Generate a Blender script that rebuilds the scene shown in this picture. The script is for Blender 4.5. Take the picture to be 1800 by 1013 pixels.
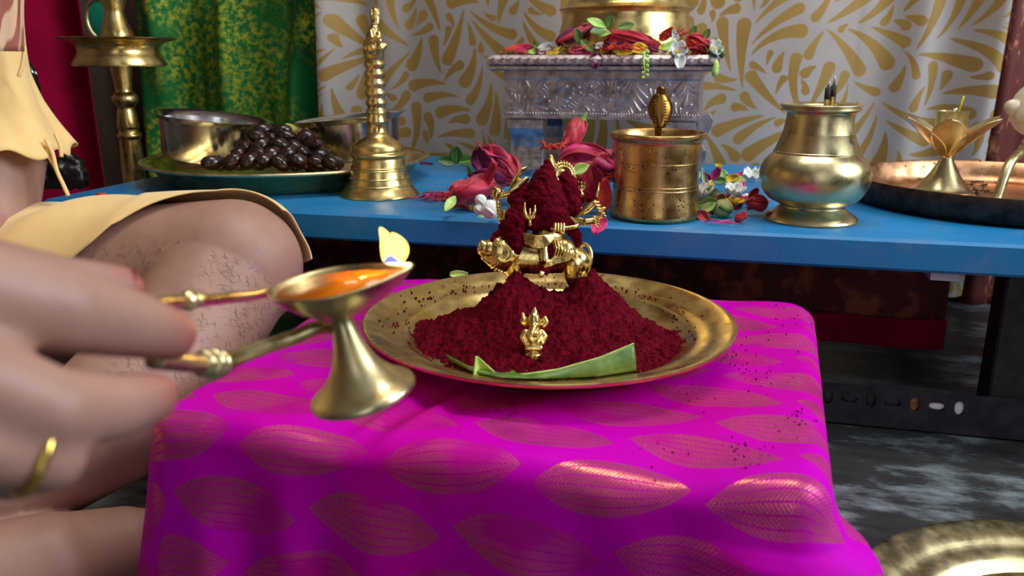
import bpy, bmesh, math, random
import numpy as np
from mathutils import Vector, Matrix, noise as mnoise

for o in list(bpy.data.objects): bpy.data.objects.remove(o, do_unlink=True)
SC = bpy.context.scene
COL = SC.collection
R = math.radians
random.seed(7)
RS = np.random.RandomState(7)

# ---------------------------------------------------------------- camera
PITCH = R(15.5); FOC = 1450.0; CAMZ = 0.40
cd = bpy.data.cameras.new('camera'); cam = bpy.data.objects.new('camera', cd); COL.objects.link(cam)
cam.location = (0, 0, CAMZ); cam.rotation_euler = (R(90) - PITCH, 0, 0)
cd.sensor_width = 36; cd.lens = FOC / 1800 * 36; cd.clip_start = 0.01
cd.dof.use_dof = True; cd.dof.focus_distance = 0.78; cd.dof.aperture_fstop = 9.0
SC.camera = cam
# ---------------------------------------------------------------- world, lights, exposure
w = bpy.data.worlds.new('world'); SC.world = w; w.use_nodes = True
w.node_tree.nodes['Background'].inputs[0].default_value = (0.75, 0.85, 1, 1)
w.node_tree.nodes['Background'].inputs[1].default_value = 0.6
SC.view_settings.view_transform = 'Standard'; SC.view_settings.look = 'None'
SC.view_settings.exposure = 0.0; SC.view_settings.gamma = 1.0; SC.view_settings.use_curve_mapping = False

YAW = R(-14)                       # the whole room stands 14 degrees off the lens
CU, SU = math.cos(YAW), math.sin(YAW)
def U(u, v, z=0.0): return Vector((u * CU - v * SU, u * SU + v * CU, z))

def area(name, u, v, z, sx, sy, power, col, rot):
    l = bpy.data.lights.new(name, 'AREA'); l.shape = 'RECTANGLE'; l.size = sx; l.size_y = sy
    l.energy = power; l.color = col
    o = bpy.data.objects.new(name, l); COL.objects.link(o); o.location = U(u, v, z)
    o.rotation_euler = (Matrix.Rotation(YAW, 4, 'Z') @ rot).to_euler()
    return o
area('window_daylight', 1.66, 0.55, 1.35, 1.1, 1.2, 47, (0.86, 0.94, 1.0), Matrix.Rotation(R(90), 4, 'Y') @ Matrix.Rotation(R(90), 4, 'Z'))
area('door_daylight', 0.55, -1.56, 1.25, 0.8, 1.9, 5, (0.95, 0.97, 1.0), Matrix.Rotation(R(90), 4, 'X'))
area('ceiling_tube_light', 0.1, 0.75, 2.28, 1.2, 0.12, 22, (1.0, 0.95, 0.86), Matrix.Rotation(0, 4, 'X'))

# ---------------------------------------------------------------- pixel <-> place (the photo is 1800 x 1013)
CP, SP = math.cos(PITCH), math.sin(PITCH)
def P(x, y, D):
    X = (x - 900) / FOC * D; Uu = (506.5 - y) / FOC * D
    return Vector((X, D * CP + Uu * SP, CAMZ + Uu * CP - D * SP))
def PZ(x, y, z):
    d = P(x, y, 1.0) - Vector((0, 0, CAMZ)); t = (z - CAMZ) / d.z
    return Vector((0, 0, CAMZ)) + d * t
def depth(p): return p[1] * CP - (p[2] - CAMZ) * SP
def zat(wy, py):                   # height of a point at world y seen on image row py
    k = (506.5 - py) / FOC
    return CAMZ + wy * (k * CP - SP) / (CP + k * SP)
def prof(B, rows):                 # (half width px, row px) -> (radius, height over base)
    out = []
    for hw, py in rows:
        z = zat(B.y, py); out.append((hw / FOC * depth((0, B.y, z)), z - B.z))
    return out

# ---------------------------------------------------------------- mesh helpers
def join(*parts):
    V, F, n = [], [], 0
    for v, f in parts:
        V += [tuple(a) for a in v]; F += [tuple(i + n for i in q) for q in f]; n += len(v)
    return V, F
def lathe(p, n=72):
    V, F = [], []
    rings = []
    for r, z in p:
        if r < 1e-6: rings.append([len(V)]); V.append((0, 0, z))
        else:
            rings.append(list(range(len(V), len(V) + n)))
            V += [(r * math.cos(2 * math.pi * i / n), r * math.sin(2 * math.pi * i / n), z) for i in range(n)]
    for a, b in zip(rings, rings[1:]):
        for i in range(n):
            j = (i + 1) % n
            if len(a) == 1 and len(b) == 1: continue
            if len(a) == 1: F.append((a[0], b[j], b[i]))
            elif len(b) == 1: F.append((a[i], a[j], b[0]))
            else: F.append((a[i], a[j], b[j], b[i]))
    return V, F
def dense(p, k=4):                 # smooth a lathe profile (Catmull-Rom)
    out = []
    q = [p[0]] + list(p) + [p[-1]]
    for i in range(1, len(q) - 2):
        for t in range(k):
            t = t / k; a, b, c, d = q[i - 1], q[i], q[i + 1], q[i + 2]
            out.append(tuple(0.5 * (2 * b[j] + (c[j] - a[j]) * t + (2 * a[j] - 5 * b[j] + 4 * c[j] - d[j]) * t * t + (3 * b[j] - a[j] - 3 * c[j] + d[j]) * t ** 3) for j in (0, 1)))
    out.append(p[-1])
    return [(max(0, r), z) for r, z in out]
def frames(pts):
    pts = [Vector(p) for p in pts]; T = []
    for i in range(len(pts)):
        a = pts[max(0, i - 1)]; b = pts[min(len(pts) - 1, i + 1)]; T.append((b - a).normalized())
    n = T[0].orthogonal().normalized(); out = []
    for i, t in enumerate(T):
        n = (n - t * n.dot(t)); n = n.normalized() if n.length > 1e-8 else t.orthogonal().normalized()
        out.append((pts[i], t, n, t.cross(n)))
    return out
def tube(pts, rad, n=10, cap=True, squash=1.0):
    if not hasattr(rad, '__len__'): rad = [rad] * len(pts)
    V, F = [], []
    fr = frames(pts)
    for (p, t, a, b), r in zip(fr, rad):
        for i in range(n):
            an = 2 * math.pi * i / n; V.append(tuple(p + a * (r * math.cos(an)) + b * (r * squash * math.sin(an))))
    m = len(pts)
    for k in range(m - 1):
        for i in range(n):
            j = (i + 1) % n; F.append((k * n + i, k * n + j, (k + 1) * n + j, (k + 1) * n + i))
    if cap: F.append(tuple(range(n - 1, -1, -1))); F.append(tuple((m - 1) * n + i for i in range(n)))
    return V, F
def capsule(p0, r0, p1, r1, n=14, k=5):
    p0, p1 = Vector(p0), Vector(p1); d = p1 - p0
    t = d.normalized() if d.length > 1e-9 else Vector((0, 0, 1))
    pts, rad = [], []
    for i in range(k):
        a = math.pi / 2 * (1 - i / k); pts.append(p0 - t * (r0 * math.sin(a))); rad.append(max(1e-5, r0 * math.cos(a)))
    pts.append(p0); rad.append(r0); pts.append(p1 + t * 1e-6); rad.append(r1)
    for i in range(1, k + 1):
        a = math.pi / 2 * i / k; pts.append(p1 + t * (r1 * math.sin(a))); rad.append(max(1e-5, r1 * math.cos(a)))
    V, F = [], []
    a = t.orthogonal().normalized(); b = t.cross(a)
    for p, r in zip(pts, rad):
        for i in range(n):
            an = 2 * math.pi * i / n; V.append(tuple(p + a * (r * math.cos(an)) + b * (r * math.sin(an))))
    for q in range(len(pts) - 1):
        for i in range(n):
            j = (i + 1) % n; F.append((q * n + i, q * n + j, (q + 1) * n + j, (q + 1) * n + i))
    F.append(tuple(range(n - 1, -1, -1))); F.append(tuple((len(pts) - 1) * n + i for i in range(n)))
    return V, F
def chain(js, n=14): return join(*[capsule(a[0], a[1], b[0], b[1], n if max(a[1], b[1]) < .02 else 48, 5 if max(a[1], b[1]) < .02 else 12) for a, b in zip(js, js[1:])])
def ellipsoid(c, r, M=None, nu=16, nv=10):
    V, F = lathe([(math.sin(math.pi * i / nv), -math.cos(math.pi * i / nv)) for i in range(nv + 1)], nu)
    V = [Vector((v[0] * r[0], v[1] * r[1], v[2] * r[2])) for v in V]
    if M is not None: V = [M @ v for v in V]
    return [tuple(v + Vector(c)) for v in V], F
def boxm(x0, x1, y0, y1, z0, z1):
    V = [(x, y, z) for z in (z0, z1) for x, y in ((x0, y0), (x1, y0), (x1, y1), (x0, y1))]
    return V, [(3, 2, 1, 0), (4, 5, 6, 7), (0, 1, 5, 4), (1, 2, 6, 5), (2, 3, 7, 6), (3, 0, 4, 7)]
def rectloft(rows, cx=0, cy=0):    # (half x, half y, z) stacked
    V, F = [], []
    for hx, hy, z in rows: V += [(cx - hx, cy - hy, z), (cx + hx, cy - hy, z), (cx + hx, cy + hy, z), (cx - hx, cy + hy, z)]
    for k in range(len(rows) - 1):
        for i in range(4):
            j = (i + 1) % 4; F.append((4 * k + i, 4 * k + j, 4 * k + 4 + j, 4 * k + 4 + i))
    n = 4 * (len(rows) - 1); F += [(3, 2, 1, 0), (n, n + 1, n + 2, n + 3)]
    return V, F
def extrude(poly, y0, y1):         # polygon in x,z extruded along y
    n = len(poly); V = [(x, y0, z) for x, z in poly] + [(x, y1, z) for x, z in poly]
    F = [tuple(range(n)), tuple(range(2 * n - 1, n - 1, -1))] + [(i, i + n, (i + 1) % n + n, (i + 1) % n) for i in range(n)]
    return V, F
def grid(fn, nu, nv, closed=False):
    V = [tuple(fn(i / (nu - (0 if closed else 1)), j / (nv - 1))) for j in range(nv) for i in range(nu)]
    F = []
    for j in range(nv - 1):
        for i in range(nu if closed else nu - 1):
            k = (i + 1) % nu; F.append((j * nu + i, j * nu + k, (j + 1) * nu + k, (j + 1) * nu + i))
    return V, F
def xf(vf, loc=(0, 0, 0), M=None, s=1.0):
    v, f = vf; loc = Vector(loc)
    return [tuple((M @ (Vector(a) * s) if M is not None else Vector(a) * s) + loc) for a in v], f
def rot(x=0, y=0, z=0): return (Matrix.Rotation(R(z), 3, 'Z') @ Matrix.Rotation(R(y), 3, 'Y') @ Matrix.Rotation(R(x), 3, 'X'))
def aim(d, up=(0, 0, 1)):          # matrix whose z axis is d
    z = Vector(d).normalized(); x = Vector(up).cross(z)
    x = x.normalized() if x.length > 1e-5 else z.orthogonal().normalized()
    y = z.cross(x); return Matrix((x, y, z)).transposed()

def obj(name, vf, mat=None, parent=None, smooth=True, loc=None, solid=0.0, bevel=0.0, subd=0, world=False, sharp=None):
    if isinstance(vf, bpy.types.Mesh): me = vf
    else:
        v, f = vf
        if world and parent is not None:
            Mi = root_matrix(parent).inverted(); v = [tuple(Mi @ Vector(a)) for a in v]
        me = bpy.data.meshes.new(name); me.from_pydata([tuple(a) for a in v], [], f); me.validate(); me.update()
    me.name = name
    o = bpy.data.objects.new(name, me); COL.objects.link(o)
    if mat is not None and not me.materials: me.materials.append(mat)
    if smooth:
        me.polygons.foreach_set('use_smooth', [True] * len(me.polygons))
        if sharp: me.set_sharp_from_angle(angle=R(sharp))
    if parent is not None: o.parent = parent
    if loc is not None: o.location = loc
    if bevel:
        m = o.modifiers.new('bevel', 'BEVEL'); m.width = bevel; m.segments = 2; m.limit_method = 'ANGLE'
    if solid:
        m = o.modifiers.new('solid', 'SOLIDIFY'); m.thickness = solid; m.offset = 0
    if subd:
        m = o.modifiers.new('sub', 'SUBSURF'); m.levels = subd; m.render_levels = subd
    return o
def root_matrix(o):
    m = Matrix.Translation(o.location) @ o.rotation_euler.to_matrix().to_4x4()
    return root_matrix(o.parent) @ m if o.parent else m
def tag(o, label=None, cat=None, group=None, kind=None):
    if label: o['label'] = label
    if cat: o['category'] = cat
    if group: o['group'] = group
    if kind: o['kind'] = kind
    return o
def thing(name, label, cat, loc=(0, 0, 0), rotz=0.0, group=None):
    o = bpy.data.objects.new(name, None); COL.objects.link(o); o.empty_display_size = 0.02
    o.location = loc; o.rotation_euler = (0, 0, rotz)
    return tag(o, label, cat, group)
def blob(vf, voxel, it=3, fac=0.5, name='blob'):
    me = bpy.data.meshes.new(name); me.from_pydata(vf[0], [], vf[1]); me.update()
    o = bpy.data.objects.new(name, me); COL.objects.link(o)
    m = o.modifiers.new('r', 'REMESH'); m.mode = 'VOXEL'; m.voxel_size = voxel; m.adaptivity = 0
    if it:
        s = o.modifiers.new('s', 'SMOOTH'); s.factor = fac; s.iterations = it
    bpy.context.view_layer.update()
    dg = bpy.context.evaluated_depsgraph_get()
    out = bpy.data.meshes.new_from_object(o.evaluated_get(dg))
    bpy.data.objects.remove(o, do_unlink=True); bpy.data.meshes.remove(me)
    return out
def mesh_np(me):
    a = np.empty(len(me.vertices) * 3, np.float32); me.vertices.foreach_get('co', a); return a.reshape(-1, 3)
def set_np(me, a): me.vertices.foreach_set('co', a.astype(np.float32).ravel()); me.update()
def shift_mesh(me, parent):
    me.transform(root_matrix(parent).inverted()); return me
def attr(o, name, arr):
    a = o.data.attributes.new(name, 'FLOAT', 'POINT'); a.data.foreach_set('value', np.asarray(arr, np.float32).ravel())
def uvset(o, uv):                  # uv per vertex
    l = o.data.uv_layers.new(name='UVMap')
    idx = np.empty(len(o.data.loops), np.int32); o.data.loops.foreach_get('vertex_index', idx)
    l.data.foreach_set('uv', np.asarray(uv, np.float32)[idx].ravel())

def vnoise(x, y, seed=0):          # numpy value noise
    xi = np.floor(x).astype(int); yi = np.floor(y).astype(int); xf_ = x - xi; yf = y - yi
    def h(a, b):
        n = (a * 374761393 + b * 668265263 + seed * 974711) & 0x7fffffff
        n = ((n ^ (n >> 13)) * 1274126177) & 0x7fffffff
        return ((n ^ (n >> 16)) & 0xffff) / 65535.0
    sx = xf_ * xf_ * (3 - 2 * xf_); sy = yf * yf * (3 - 2 * yf)
    return (h(xi, yi) * (1 - sx) + h(xi + 1, yi) * sx) * (1 - sy) + (h(xi, yi + 1) * (1 - sx) + h(xi + 1, yi + 1) * sx) * sy
def fbm(x, y, oct=4, seed=0):
    s = 0; a = 0.5
    for i in range(oct): s = s + a * vnoise(x * 2 ** i, y * 2 ** i, seed + i); a *= 0.5
    return s

# ---------------------------------------------------------------- teardrop print (signed distance kept as an attribute)
def drop(base, ang, L, r, bend, k=26):
    pts = []
    x, y = base; a = ang
    for i in range(k):
        t = i / (k - 1); pts.append((x, y, r * (0.12 + 0.88 * t ** 0.9)))
        x += math.cos(a) * L / k; y += math.sin(a) * L / k; a += bend / k
    return pts
def fill_drops(W, H, scale, seed, nstem=90, gap=0.0026):
    scale0 = scale; rs = random.Random(seed); g = 0.002 * scale; nx, ny = int(W / g) + 1, int(H / g) + 1
    occ = np.zeros((ny, nx), bool); drops = []
    gx = np.arange(nx) * g; gy = np.arange(ny) * g
    def put(pts):
        xs = [p[0] for p in pts]; ys = [p[1] for p in pts]; m = max(p[2] for p in pts) + gap * scale
        i0, i1 = max(0, int((min(xs) - m) / g)), min(nx, int((max(xs) + m) / g) + 2)
        j0, j1 = max(0, int((min(ys) - m) / g)), min(ny, int((max(ys) + m) / g) + 2)
        if i1 <= i0 or j1 <= j0: return False
        if any(0 <= int(x / g) < nx and 0 <= int(y / g) < ny and occ[int(y / g), int(x / g)] for x, y in zip(xs, ys)): return False
        X, Y = np.meshgrid(gx[i0:i1], gy[j0:j1]); d = np.full(X.shape, 9.0)
        for x, y, r in pts: d = np.minimum(d, np.hypot(X - x, Y - y) - r)
        if (occ[j0:j1, i0:i1] & (d < gap * scale * 0.5)).any(): return False
        occ[j0:j1, i0:i1] |= d < gap * scale * 0.5
        drops.append(pts); return True
    for s in range(2 * nstem):
        scale = scale0 if s < nstem else scale0 * .72
        x, y = rs.uniform(-.05, W + .05), rs.uniform(-.05, H + .05); a = rs.uniform(0, 6.28); kap = rs.choice((-1, 1)) * rs.uniform(2.0, 5.5) / scale
        n = rs.randint(9, 16); ds = 0.017 * scale
        for i in range(n):
            f = 1 - 0.45 * i / n
            for side in (1, -1):
                an = a + side * rs.uniform(.35, .7); bend = side * rs.uniform(.2, 1.0)
                for L in (1.0, .8, .6, .42):
                    l = rs.uniform(.075, .115) * scale * f * L
                    off = 0.004 * scale
                    if put(drop((x - math.sin(a) * side * off, y + math.cos(a) * side * off), an, l, rs.uniform(.0092, .0122) * scale * (0.6 + .4 * L), bend)): break
            x += math.cos(a) * ds; y += math.sin(a) * ds; a += kap * ds
    scale = scale0
    for s in range(int(W * H / (scale * scale) * 14000)):
        x, y, a = rs.uniform(0, W), rs.uniform(0, H), rs.uniform(0, 6.28)
        put(drop((x, y), a, rs.uniform(.022, .06) * scale, rs.uniform(.005, .0095) * scale, rs.uniform(-.8, .8)))
    return drops
def drops_sdf(Xs, Ys, drops, far=0.02):   # regular grid axes -> distance field
    nx, ny = len(Xs), len(Ys); D = np.full((ny, nx), far, np.float32); gx = Xs[1] - Xs[0]; gy = Ys[1] - Ys[0]
    for pts in drops:
        m = max(p[2] for p in pts) + .006
        i0, i1 = max(0, int((min(p[0] for p in pts) - m - Xs[0]) / gx)), min(nx, int((max(p[0] for p in pts) + m - Xs[0]) / gx) + 2)
        j0, j1 = max(0, int((min(p[1] for p in pts) - m - Ys[0]) / gy)), min(ny, int((max(p[1] for p in pts) + m - Ys[0]) / gy) + 2)
        if i1 <= i0 or j1 <= j0: continue
        X, Y = np.meshgrid(Xs[i0:i1], Ys[j0:j1]); d = D[j0:j1, i0:i1]
        for x, y, r in pts: d = np.minimum(d, np.hypot(X - x, Y - y) - r)
        D[j0:j1, i0:i1] = d
    return D

# ---------------------------------------------------------------- materials
def srgb(r, g, b):
    f = lambda c: ((c / 255 + .055) / 1.055) ** 2.4 if c > 10 else c / 255 / 12.92
    return (f(r), f(g), f(b), 1)
class NT:
    def __init__(s, name):
        s.m = bpy.data.materials.new(name); s.m.use_nodes = True; s.t = s.m.node_tree
        s.b = s.t.nodes['Principled BSDF']; s.out = s.t.nodes['Material Output']
    def n(s, typ, **kw):
        q = s.t.nodes.new('ShaderNode' + typ)
        for k, v in kw.items(): setattr(q, k, v)
        return q
    def l(s, a, b): s.t.links.new(a, b)
    def noise(s, scale, detail=4, rough=.55, coord='Object', stretch=None):
        tc = s.n('TexCoord'); q = s.n('TexNoise'); q.inputs['Scale'].default_value = scale; q.inputs['Detail'].default_value = detail; q.inputs['Roughness'].default_value = rough
        src = tc.outputs[coord]
        if stretch:
            mp = s.n('Mapping'); mp.inputs['Scale'].default_value = stretch; s.l(src, mp.inputs[0]); src = mp.outputs[0]
        s.l(src, q.inputs['Vector']); return q.outputs['Fac']
    def ramp(s, fac, stops):
        q = s.n('ValToRGB'); e = q.color_ramp.elements
        while len(e) < len(stops): e.new(.5)
        for el, (p, c) in zip(e, stops): el.position = p; el.color = c
        s.l(fac, q.inputs[0]); return q.outputs[0]
    def mix(s, fac, a, b, blend='MIX'):
        q = s.n('Mix', data_type='RGBA', blend_type=blend)
        for k, v in ((0, fac), (6, a), (7, b)):
            if hasattr(v, 'is_output'): s.l(v, q.inputs[k])
            else: q.inputs[k].default_value = v
        return q.outputs[2]
    def math(s, op, a, b=0.0):
        q = s.n('Math', operation=op)
        for k, v in ((0, a), (1, b)):
            if hasattr(v, 'is_output'): s.l(v, q.inputs[k])
            else: q.inputs[k].default_value = v
        return q.outputs[0]
    def bump(s, h, strength=.3, dist=.001):
        q = s.n('Bump'); q.inputs['Strength'].default_value = strength; q.inputs['Distance'].default_value = dist
        s.l(h, q.inputs['Height']); s.l(q.outputs[0], s.b.inputs['Normal'])
    def set(s, **kw):
        for k, v in kw.items():
            i = s.b.inputs[k.replace('_', ' ')]
            if hasattr(v, 'is_output'): s.l(v, i)
            else: i.default_value = v
        return s
def plain(name, c1, c2=None, scale=40, rough=.6, metal=0.0, bump=0.0, bscale=None, bdist=.001, sheen=0.0, spec=.5, trans=0.0, lo=.35, hi=.65, stretch=None, sss=0.0):
    t = NT(name); c2 = c2 or c1
    col = t.ramp(t.noise(scale, stretch=stretch), [(lo, c1), (hi, c2)])
    t.set(Base_Color=col, Roughness=rough, Metallic=metal, Specular_IOR_Level=spec)
    if bump: t.bump(t.noise(bscale or scale * 3, 5, stretch=stretch), bump, bdist)
    if sheen: t.set(Sheen_Weight=sheen)
    if sss: t.set(Subsurface_Weight=sss, Subsurface_Radius=(.012, .005, .003), Subsurface_Scale=1.0)
    if trans: t.set(Transmission_Weight=trans)
    return t.m
def metal(name, c, c2, rough=.25, spots=None, scale=25, bump=.06):
    t = NT(name)
    col = t.ramp(t.noise(scale, 5), [(.3, c2), (.6, c)])
    rg = t.ramp(t.noise(scale * 2.3, 4), [(.3, (rough * 1.5,) * 3 + (1,)), (.7, (rough * .7,) * 3 + (1,))])
    if spots:
        tc = t.n('TexCoord'); v = t.n('TexVoronoi'); v.inputs['Scale'].default_value = spots[0]; t.l(tc.outputs['Object'], v.inputs['Vector'])
        m = t.ramp(t.math('ADD', v.outputs['Distance'], t.math('MULTIPLY', t.noise(spots[0] * .35), .55)), [(spots[1], (1, 1, 1, 1)), (spots[1] + .06, (0, 0, 0, 1))])
        col = t.mix(m, col, spots[2])
    t.set(Base_Color=col, Metallic=1.0, Roughness=rg)
    if bump: t.bump(t.noise(scale * 6, 3), bump, .0006)
    return t.m
M = {}
M['brass'] = metal('brass', srgb(226, 202, 136), srgb(196, 162, 92), .27)
M['brass_pale'] = metal('brass_pale', srgb(212, 200, 156), srgb(178, 160, 112), .32)
M['brass_aged'] = metal('brass_aged', srgb(216, 178, 116), srgb(168, 126, 74), .27, (210, .40, srgb(84, 58, 30)))
M['copper'] = metal('copper', srgb(206, 160, 120), srgb(170, 118, 82), .34, (120, .36, srgb(70, 46, 34)))
M['brass_dark'] = metal('brass_dark', srgb(150, 108, 52), srgb(88, 58, 26), .32)
M['idol_brass'] = metal('idol_brass', srgb(232, 208, 140), srgb(176, 140, 70), .26, scale=120)
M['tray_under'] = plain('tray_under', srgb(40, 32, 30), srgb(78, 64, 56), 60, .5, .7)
M['steel'] = metal('steel', srgb(214, 212, 212), srgb(180, 178, 180), .16, bump=.02)
M['silver'] = metal('silver', srgb(206, 194, 198), srgb(146, 128, 130), .38, scale=60, bump=.25)
M['kumkum'] = plain('kumkum', srgb(108, 2, 28), srgb(72, 0, 16), 260, .95, bump=.9, bscale=700, bdist=.0012, spec=.1)
M['leaf_green'] = plain('leaf_green', srgb(72, 104, 38), srgb(104, 132, 58), 90, .42, bump=.2, bscale=300)
M['leaf_pale'] = plain('leaf_pale', srgb(150, 196, 84), srgb(196, 222, 130), 120, .5)
M['leaf_dark'] = plain('leaf_dark', srgb(28, 74, 26), srgb(64, 110, 40), 80, .45)
M['leaf_under'] = plain('leaf_under', srgb(152, 160, 96), srgb(178, 178, 120), 60, .6)
M['petal_red'] = plain('petal_red', srgb(196, 16, 44), srgb(150, 8, 40), 90, .5, bump=.3, bscale=260, sheen=.2, stretch=(1, 1, 3))
M['petal_crimson'] = plain('petal_crimson', srgb(176, 14, 62), srgb(206, 34, 66), 70, .5, bump=.3, bscale=260, sheen=.2)
M['petal_purple'] = plain('petal_purple', srgb(122, 20, 84), srgb(86, 14, 52), 80, .55)
M['petal_pink'] = plain('petal_pink', srgb(226, 60, 130), srgb(196, 30, 96), 80, .5)
M['petal_orange'] = plain('petal_orange', srgb(222, 62, 30), srgb(190, 30, 34), 90, .5)
M['petal_yellow'] = plain('petal_yellow', srgb(240, 208, 40), srgb(212, 170, 24), 160, .5)
M['petal_white'] = plain('petal_white', srgb(236, 238, 236), srgb(214, 220, 212), 120, .5)
M['dry'] = plain('dry', srgb(150, 112, 62), srgb(96, 66, 36), 100, .8)
M['blue_paint'] = None
M['black_iron'] = plain('black_iron', srgb(30, 28, 34), srgb(52, 48, 54), 60, .55, .3)
M['skin'] = None
M['cotton'] = plain('cotton', srgb(246, 212, 144), srgb(236, 198, 128), 14, .85, bump=.25, bscale=900, bdist=.0004, sheen=.3)
M['date'] = plain('date', srgb(52, 26, 24), srgb(30, 14, 14), 60, .22, bump=.25, bscale=160, spec=.6)
M['banana'] = plain('banana', srgb(206, 206, 110), srgb(186, 194, 90), 50, .5)
M['black_stone'] = plain('black_stone', srgb(34, 28, 30), srgb(18, 14, 16), 60, .3, bump=.3, bscale=120)
M['oil'] = plain('oil', srgb(250, 140, 20), srgb(236, 116, 10), 60, .08)
M['char'] = plain('char', srgb(24, 22, 22), srgb(60, 56, 54), 120, .9)
M['wax'] = plain('wax', srgb(232, 214, 40), srgb(210, 190, 30), 80, .5)
M['shell'] = plain('shell', srgb(232, 224, 204), srgb(212, 198, 172), 30, .3)
M['thread'] = plain('thread', srgb(236, 220, 180), None, 40, .9)
M['nail'] = plain('nail', srgb(140, 40, 62), srgb(110, 24, 46), 60, .3)
M['gold'] = metal('gold', srgb(236, 206, 110), srgb(200, 160, 70), .16)
M['teal'] = plain('teal', srgb(0, 132, 104), srgb(10, 110, 90), 20, .4)
M['tape'] = plain('tape', srgb(126, 140, 156), srgb(150, 160, 170), 40, .5)
M['hair'] = plain('hair', srgb(50, 34, 28), None, 40, .6)
M['wood_dark'] = plain('wood_dark', srgb(70, 44, 30), srgb(52, 30, 20), 20, .6)

# special materials
def m_curtain():
    t = NT('printed_curtain'); a = t.n('Attribute', attribute_name='d')
    m = t.ramp(t.math('ADD', t.math('MULTIPLY', a.outputs['Fac'], 60.0), .5), [(.47, (1, 1, 1, 1)), (.53, (0, 0, 0, 1))])
    n = t.noise(6, 3)
    silver = t.ramp(n, [(.3, srgb(166, 156, 150)), (.7, srgb(180, 172, 170))]); gold = t.ramp(t.noise(9, 3), [(.3, srgb(150, 116, 50)), (.7, srgb(170, 136, 66))])
    t.set(Base_Color=t.mix(m, silver, gold), Roughness=.55, Sheen_Weight=.2)
    t.bump(t.noise(900, 2), .15, .0004); return t.m
def m_silk():
    t = NT('magenta_silk'); uv = t.n('UVMap'); sp = t.n('SeparateXYZ'); t.l(uv.outputs[0], sp.inputs[0])
    x, y = sp.outputs[0], sp.outputs[1]; RH, CW = .044, .096
    row = t.math('FLOOR', t.math('DIVIDE', y, RH)); odd = t.math('FLOORED_MODULO', row, 2.0)
    fy = t.math('SUBTRACT', y, t.math('MULTIPLY', t.math('ADD', row, .5), RH))
    xo = t.math('ADD', x, t.math('MULTIPLY', odd, CW * .5)); q = t.math('DIVIDE', xo, CW)
    fx = t.math('SUBTRACT', t.math('MULTIPLY', t.math('FRACT', q), CW), CW * .5)
    sgn = t.math('SUBTRACT', 1.0, t.math('MULTIPLY', odd, 2.0))
    fy = t.math('ADD', fy, t.math('MULTIPLY', t.math('MULTIPLY', fx, sgn), .10))
    nx = t.math('DIVIDE', fx, .044); leafw = t.math('MULTIPLY', t.math('SUBTRACT', 1.0, t.math('POWER', t.math('ABSOLUTE', nx), 2.4)), .0185)
    d = t.math('SUBTRACT', t.math('ABSOLUTE', fy), leafw)
    leaf = t.ramp(t.math('ADD', t.math('MULTIPLY', d, 300.0), .5), [(.35, (1, 1, 1, 1)), (.65, (0, 0, 0, 1))])
    # veins: curved ribs running the length of the leaf and hatching across
    rib = t.math('DIVIDE', fy, t.math('MAXIMUM', leafw, .001)); ribs = t.math('ABSOLUTE', t.math('SINE', t.math('MULTIPLY', rib, 9.0)))
    hatch = t.math('ABSOLUTE', t.math('SINE', t.math('MULTIPLY', t.math('SUBTRACT', fx, t.math('MULTIPLY', t.math('ABSOLUTE', fy), .8)), 1300.0)))
    vein = t.ramp(ribs, [(.14, (0, 0, 0, 1)), (.34, (1, 1, 1, 1))]); hat = t.ramp(hatch, [(.25, (.25, .25, .25, 1)), (.6, (1, 1, 1, 1))])
    spk = t.ramp(t.noise(1500, 2, coord='UV'), [(.36, (.2, .2, .2, 1)), (.62, (1, 1, 1, 1))])
    big = t.ramp(t.noise(14, 2, coord='UV'), [(.40, (.06, .06, .06, 1)), (.60, (1, 1, 1, 1))])
    thr = t.ramp(t.mix(1.0, hat, spk, 'MULTIPLY'), [(.47, (0, 0, 0, 1)), (.57, (1, 1, 1, 1))])
    g = t.mix(1.0, t.mix(1.0, leaf, vein, 'MULTIPLY'), t.mix(1.0, thr, big, 'MULTIPLY'), 'MULTIPLY')
    base = t.ramp(t.noise(7, 3), [(.3, srgb(190, 0, 150)), (.7, srgb(198, 0, 196))])
    base = t.mix(t.mix(1.0, leaf, (.40, .40, .40, 1), 'MULTIPLY'), base, srgb(156, 0, 70))
    wv = t.noise(40, 3, stretch=(1, 12, 1)); base = t.mix(t.ramp(wv, [(.4, (0, 0, 0, 1)), (.8, (.25, .25, .25, 1))]), base, srgb(150, 0, 120))
    gf = t.mix(1.0, g, (.85, .85, .85, 1), 'MULTIPLY')
    t.set(Base_Color=t.mix(gf, base, srgb(212, 128, 50)), Metallic=gf, Roughness=t.math('SUBTRACT', .60, t.math('MULTIPLY', gf, .40)), Sheen_Weight=0.0, Sheen_Roughness=.35, Specular_IOR_Level=.05)
    t.b.inputs['Sheen Tint'].default_value = srgb(255, 90, 230)
    t.bump(t.noise(1600, 2, coord='UV'), .12, .0004); return t.m
def m_paint():
    t = NT('blue_paint')
    c = t.ramp(t.noise(5, 5), [(.3, srgb(4, 108, 172)), (.7, srgb(24, 128, 188))])
    dirt = t.ramp(t.noise(16, 6, .7), [(.5, (0, 0, 0, 1)), (.75, (.5, .5, .5, 1))]); c = t.mix(dirt, c, srgb(104, 130, 150))
    chip = t.ramp(t.noise(60, 6, .7), [(.70, (0, 0, 0, 1)), (.73, (1, 1, 1, 1))]); c = t.mix(chip, c, srgb(40, 44, 56))
    t.set(Base_Color=c, Roughness=t.ramp(t.noise(12, 4), [(.3, (.4,) * 3 + (1,)), (.7, (.6,) * 3 + (1,))])); t.bump(t.noise(120, 4), .2, .0008); return t.m
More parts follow.
